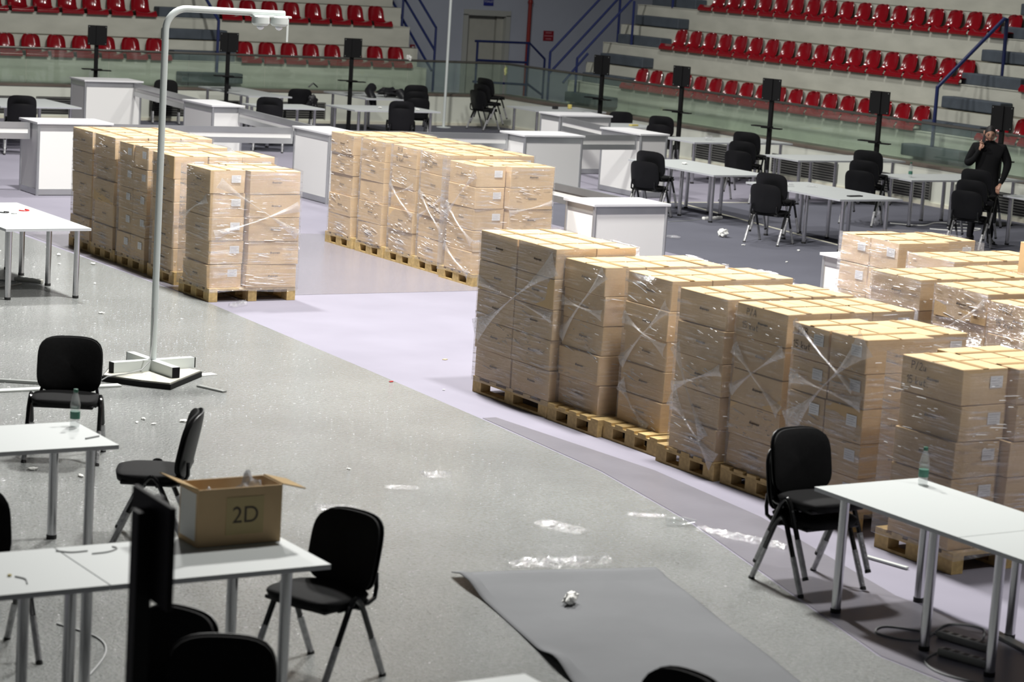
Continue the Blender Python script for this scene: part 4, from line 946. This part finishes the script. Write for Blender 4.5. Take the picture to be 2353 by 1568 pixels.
def film_sheet(p, q, wd, label, seed, amp=.04):
    rg = random.Random(seed); p = Vector((*p, 0)); q = Vector((*q, 0)); d = (q-p); n = Vector((-d.y, d.x, 0)).normalized(); hs = [[rg.random() for _ in range(12)] for _ in range(40)]
    nu, nv = 34, 9
    def fn(u, v):
        i, j = int(u*nu), int(v*nv); z = .006+amp*hs[i][j]*(math.sin(PI*v)**.5)
        return tuple(p+d*u+n*wd*((v-.5)*(1-.35*abs(2*u-1)**3)+.2*(hs[i][0]-.5)*0)+Vector((0, 0, z)))
    o = MB().grid(fn, nu, nv).build('film_sheet', m_scrap, None, True, at=p); tag(o, label, 'plastic film')
film_sheet((7.98, 12.42), (8.68, 12.30), .17, 'long crumpled film strip at the upper edge of the grey mat', 1, .05)
film_sheet((8.82, 13.35), (8.95, 12.98), .22, 'crumpled film piece on the floor above the mat', 2, .025); film_sheet((8.72, 14.86), (8.94, 14.78), .16, 'shiny film piece in the middle of the film floor', 3, .04)
film_sheet((8.28, 14.6), (8.5, 14.5), .14, 'flat film piece left of the shiny one', 4, .015); film_sheet((9.80, 12.83), (10.08, 12.2), .16, 'crumpled film strip before the lower right chairs', 5, .035)
film_sheet((7.5, 14.2), (7.75, 14.05), .2, 'faint film piece right of the open box', 6, .03); film_sheet((9.55, 13.35), (9.78, 13.2), .1, 'thin film piece near the fallen bottle', 7, .02)
film_sheet((10.7, 22.35), (10.95, 22.5), .1, 'crumpled film tuft at the foot of the nearest far left pallet', 8, .06)
b_ = MB().lathe([(.026, 0), (.031, .01), (.031, .13), (.013, .2), (.012, .22)], 12).build('fallen_bottle', m_bottle, None, True); b_.location = (9.64, 13.0, .034); b_.rotation_euler = (0, PI/2, -.3); tag(b_, 'clear bottle lying on the grey tape strip', 'bottle')
pts = [(7.54, 17.05), (7.54, 17.25), (7.82, 17.08), (7.44, 17.15), (8.30, 19.56), (8.93, 19.69), (8.30, 15.19), (10.43, 26.89), (10.32, 26.25), (10.06, 25.57), (9.62, 25.6), (10.45, 25.5), (9.75, 26.67), (6.32, 15.52), (6.07, 15.81), (9.9, 24.1), (9.2, 22.2), (7.3, 21.0), (14.0, 27.9), (20.4, 26.2), (20.9, 25.6), (22.9, 26.2), (19.9, 24.6)]
def shred_place(x, y):
    if x > 18: return 'the grey blue carpet right of the lone counter'
    if x > 12: return 'the lilac carpet by the middle pallets'
    if y < 16: return 'the film floor by the bottle table'
    if y < 18: return 'the film floor below the lamp foot'
    if y < 21.5: return 'the film floor beside the lamp foot'
    return 'the film floor between left edge table and far left pallets'
for i, (x, y) in enumerate(pts): scrap(x, y, .003, .028+.012*(i % 3), 80+i, 'tiny white shred lying on ' + shred_place(x, y), 'scrap', m_paper, 1.5, .8, .4, 'tiny white shreds on ' + shred_place(x, y))

# ------------------------------------------------------------------ the man with the phone
man = thing('person', 'person in black sweater and trousers holding a phone to the ear', 'person', (24.78, 26.12, 0), math.radians(-43))
def skin_body():
    V = [(0, 0, .95, .175, .13), (0, .0, 1.08, .185, .135), (0, .005, 1.22, .20, .135), (0, .01, 1.36, .20, .13), (0, .01, 1.47, .11, .09), (0, -.005, 1.53, .058, .058),  # 0-5 trunk
         (.205, .02, 1.42, .085, .085), (.30, .03, 1.20, .07, .07), (.25, -.06, 1.0, .045, .045), (.205, -.14, .90, .034, .034),      # 6-9 left arm (hand at hip)
         (-.205, .02, 1.42, .085, .085), (-.30, -.04, 1.16, .07, .07), (-.205, -.16, 1.25, .047, .047), (-.135, -.15, 1.40, .034, .034), # 10-13 right arm to ear
         (.10, 0, .86, .105, .105), (.12, -.01, .50, .072, .072), (.13, .01, .05, .05, .05),   # 14-16 left leg
         (-.10, 0, .86, .105, .105), (-.14, -.03, .50, .072, .072), (-.17, -.03, .05, .05, .05)]  # 17-19
    E = [(0,1),(1,2),(2,3),(3,4),(4,5),(3,6),(6,7),(7,8),(8,9),(3,10),(10,11),(11,12),(12,13),(0,14),(14,15),(15,16),(0,17),(17,18),(18,19)]
    me = bpy.data.meshes.new('body'); me.from_pydata([v[:3] for v in V], E, []); o = bpy.data.objects.new('tmp', me); C.objects.link(o)
    md = o.modifiers.new('s', 'SKIN'); md.use_smooth_shade = True
    for i, v in enumerate(V): me.skin_vertices[0].data[i].radius = (v[3], v[4]); me.skin_vertices[0].data[i].use_root = (i == 0)
    o.modifiers.new('u', 'SUBSURF').levels = 2
    dg = bpy.context.evaluated_depsgraph_get(); out = bpy.data.meshes.new_from_object(o.evaluated_get(dg)); bpy.data.objects.remove(o); return out
body = skin_body()
bm = bmesh.new(); bm.from_mesh(body)
for f_ in bm.faces:
    c = f_.calc_center_median(); f_.material_index = 1 if c.z < .93 else 0
    if c.z > 1.53 and abs(c.x) < .09: f_.material_index = 2
    f_.smooth = True
# head, tilted down and slightly to the phone
hm = Matrix.Translation((-.005, -.045, 1.635)) @ Matrix.Rotation(math.radians(15), 4, 'X') @ Matrix.Rotation(math.radians(6), 4, 'Z')
def head_pt(u, v):
    th = 2*PI*u; ph = PI*v; x, y, z = math.sin(ph)*math.sin(th), -math.sin(ph)*math.cos(th), math.cos(ph)
    X_, Y_, Z_ = x*.076, y*.096, z*.115
    if z < 0: X_ *= 1-.28*(-z)**1.3; Y_ *= 1-.10*(-z)
    if y < -.5:
        nose = math.exp(-((x/.16)**2+((z+.12)/.2)**2)); Y_ -= .024*nose
        brow = math.exp(-((z-.16)/.09)**2)*(1 if abs(x) < .7 else 0); Y_ -= .006*brow
        eye = math.exp(-(((abs(x)-.38)/.16)**2+((z-.02)/.1)**2)); Y_ += .010*eye
        mouth = math.exp(-((x/.35)**2+((z+.52)/.05)**2)); Y_ += .004*mouth; lip = math.exp(-((x/.3)**2+((z+.6)/.08)**2)); Y_ -= .006*lip
        chin = math.exp(-((x/.4)**2+((z+.88)/.15)**2)); Y_ -= .010*chin
    return hm @ Vector((X_, Y_, Z_))
hb = MB().grid(head_pt, 36, 24)
def merge(mb, mi):
    vs = [bm.verts.new(p) for p in mb.v]
    for f_ in mb.f:
        try:
            nf = bm.faces.new([vs[i] for i in f_]); nf.material_index = mi; nf.smooth = True
        except ValueError: pass
merge(hb, 2)
for sx in (-1, 1):
    e = MB(); e.tube([(sx*.074, .012, -.03), (sx*.084, .02, 0), (sx*.082, .028, .03), (sx*.074, .02, .035)], [.008, .014, .014, .006], 8); e.xf(hm); merge(e, 2)
    ey = MB().lathe([(.001, -.006), (.011, -.003), (.013, 0), (.011, .003), (.001, .006)], 10); ey.xf(hm @ Matrix.Translation((sx*.03, -.083, .002)) @ Matrix.Rotation(PI/2, 4, 'X')); merge(ey, 3)
    br = MB().tube([(sx*.014, -.096, .022), (sx*.03, -.094, .028), (sx*.05, -.08, .022)], .004, 6); br.xf(hm); merge(br, 3)
li = MB().tube([(-.022, -.090, -.062), (0, -.097, -.06), (.022, -.090, -.062)], .004, 6); li.xf(hm); merge(li, 4)
def hand(wr, dirv, palm, thumb, curl, L=.09, spread=.016, point=None):
    """wrist point, finger direction, palm-width direction, thumb side sign, curl amount"""
    wr = Vector(wr); d = Vector(dirv).normalized(); s_ = Vector(palm); s_ = (s_-d*s_.dot(d)).normalized(); n = d.cross(s_)
    mb = MB(); mb.tube([wr-d*.015, wr+d*.03, wr+d*.075, wr+d*.09], [.026, .034, .038, .030], 12, True, .55)
    R = Matrix((s_, d, n)).transposed()
    merge(mb, 2)
    for k, (o_, ln) in enumerate(((-1.5, .062), (-.5, .074), (.5, .078), (1.5, .070))):
        p0 = wr+d*.078+s_*o_*spread*1.15; c = curl if not (point is not None and k == point) else .1
        p1 = p0+(d*math.cos(c*.6)-n*math.sin(c*.6))*ln*.45; p2 = p1+(d*math.cos(c*1.5)-n*math.sin(c*1.5))*ln*.33; p3 = p2+(d*math.cos(c*2.2)-n*math.sin(c*2.2))*ln*.25
        mb = MB().tube([p0-d*.015, p0, p1, p2, p3], [.0095, .0095, .009, .008, .006], 8); merge(mb, 2)
    t0 = wr+d*.03+s_*thumb*.03; t1 = t0+(d*.6+s_*thumb*.7-n*.3).normalized()*.035; t2 = t1+(d*.9+s_*thumb*.1-n*.4).normalized()*.03
    mb = MB().tube([t0-s_*thumb*.01, t0, t1, t2], [.012, .012, .0105, .008], 8); merge(mb, 2)
hand((.205, -.14, .90), (-.35, -.35, -1), (.7, -.6, 0), -1, .55)
hand((-.135, -.15, 1.40), (.3, .1, 1), (.75, -.6, 0), 1, 1.0, point=0)
body.materials.clear()
for m_ in (m_knit, m_trs, m_skin, m_hair, P('lips', (.36, .15, .12), .5)): body.materials.append(m_)
bmesh.ops.recalc_face_normals(bm, faces=bm.faces[:]); bm.to_mesh(body); bm.free()
bo = put('body', body, man)
# hair cap and shoes
def hair_pt(u, v):
    th = 2*PI*u; front = max(0, math.cos(th)); lim = (.60-.30*front**.8); ph = PI*lim*v
    x, y, z = math.sin(ph)*math.sin(th), -math.sin(ph)*math.cos(th), math.cos(ph)
    return hm @ Vector((x*.081, y*.102, z*.123))
hr = MB().grid(hair_pt, 32, 12).build('hair', m_hair, man, True)
for x, y, a in ((.14, -.01, 18), (-.18, -.06, -42)):
    def shoe(u, v):
        th = 2*PI*u; l = v; w_ = .048*(math.sin(PI*min(1, .12+l*.86))**.45); hgt = .052+.055*max(0, 1-l*1.7)
        return (math.cos(th)*w_, .09-.285*l, max(0.0, .5*hgt+math.sin(th)*hgt*.55) if math.sin(th) > -.9 else 0)
    so = MB().grid(shoe, 16, 14).build('shoe', m_shoe, man, True); so.location = (x, y, .003); so.rotation_euler = (0, 0, math.radians(a))
ph = MB().bev(-.033, .033, -.004, .004, -.06, .06, .003).build('mobile_phone', m_dark_item, None); tag(ph, 'dark mobile phone in the hand of the man', 'phone')
pm = Matrix.Translation((24.78, 26.12, 0)) @ Matrix.Rotation(math.radians(-43), 4, 'Z') @ Matrix.Translation((-.088, -.11, 1.55)) @ Matrix.Rotation(math.radians(-62), 4, 'Z') @ Matrix.Rotation(math.radians(16), 4, 'Y')
ph.matrix_world = pm
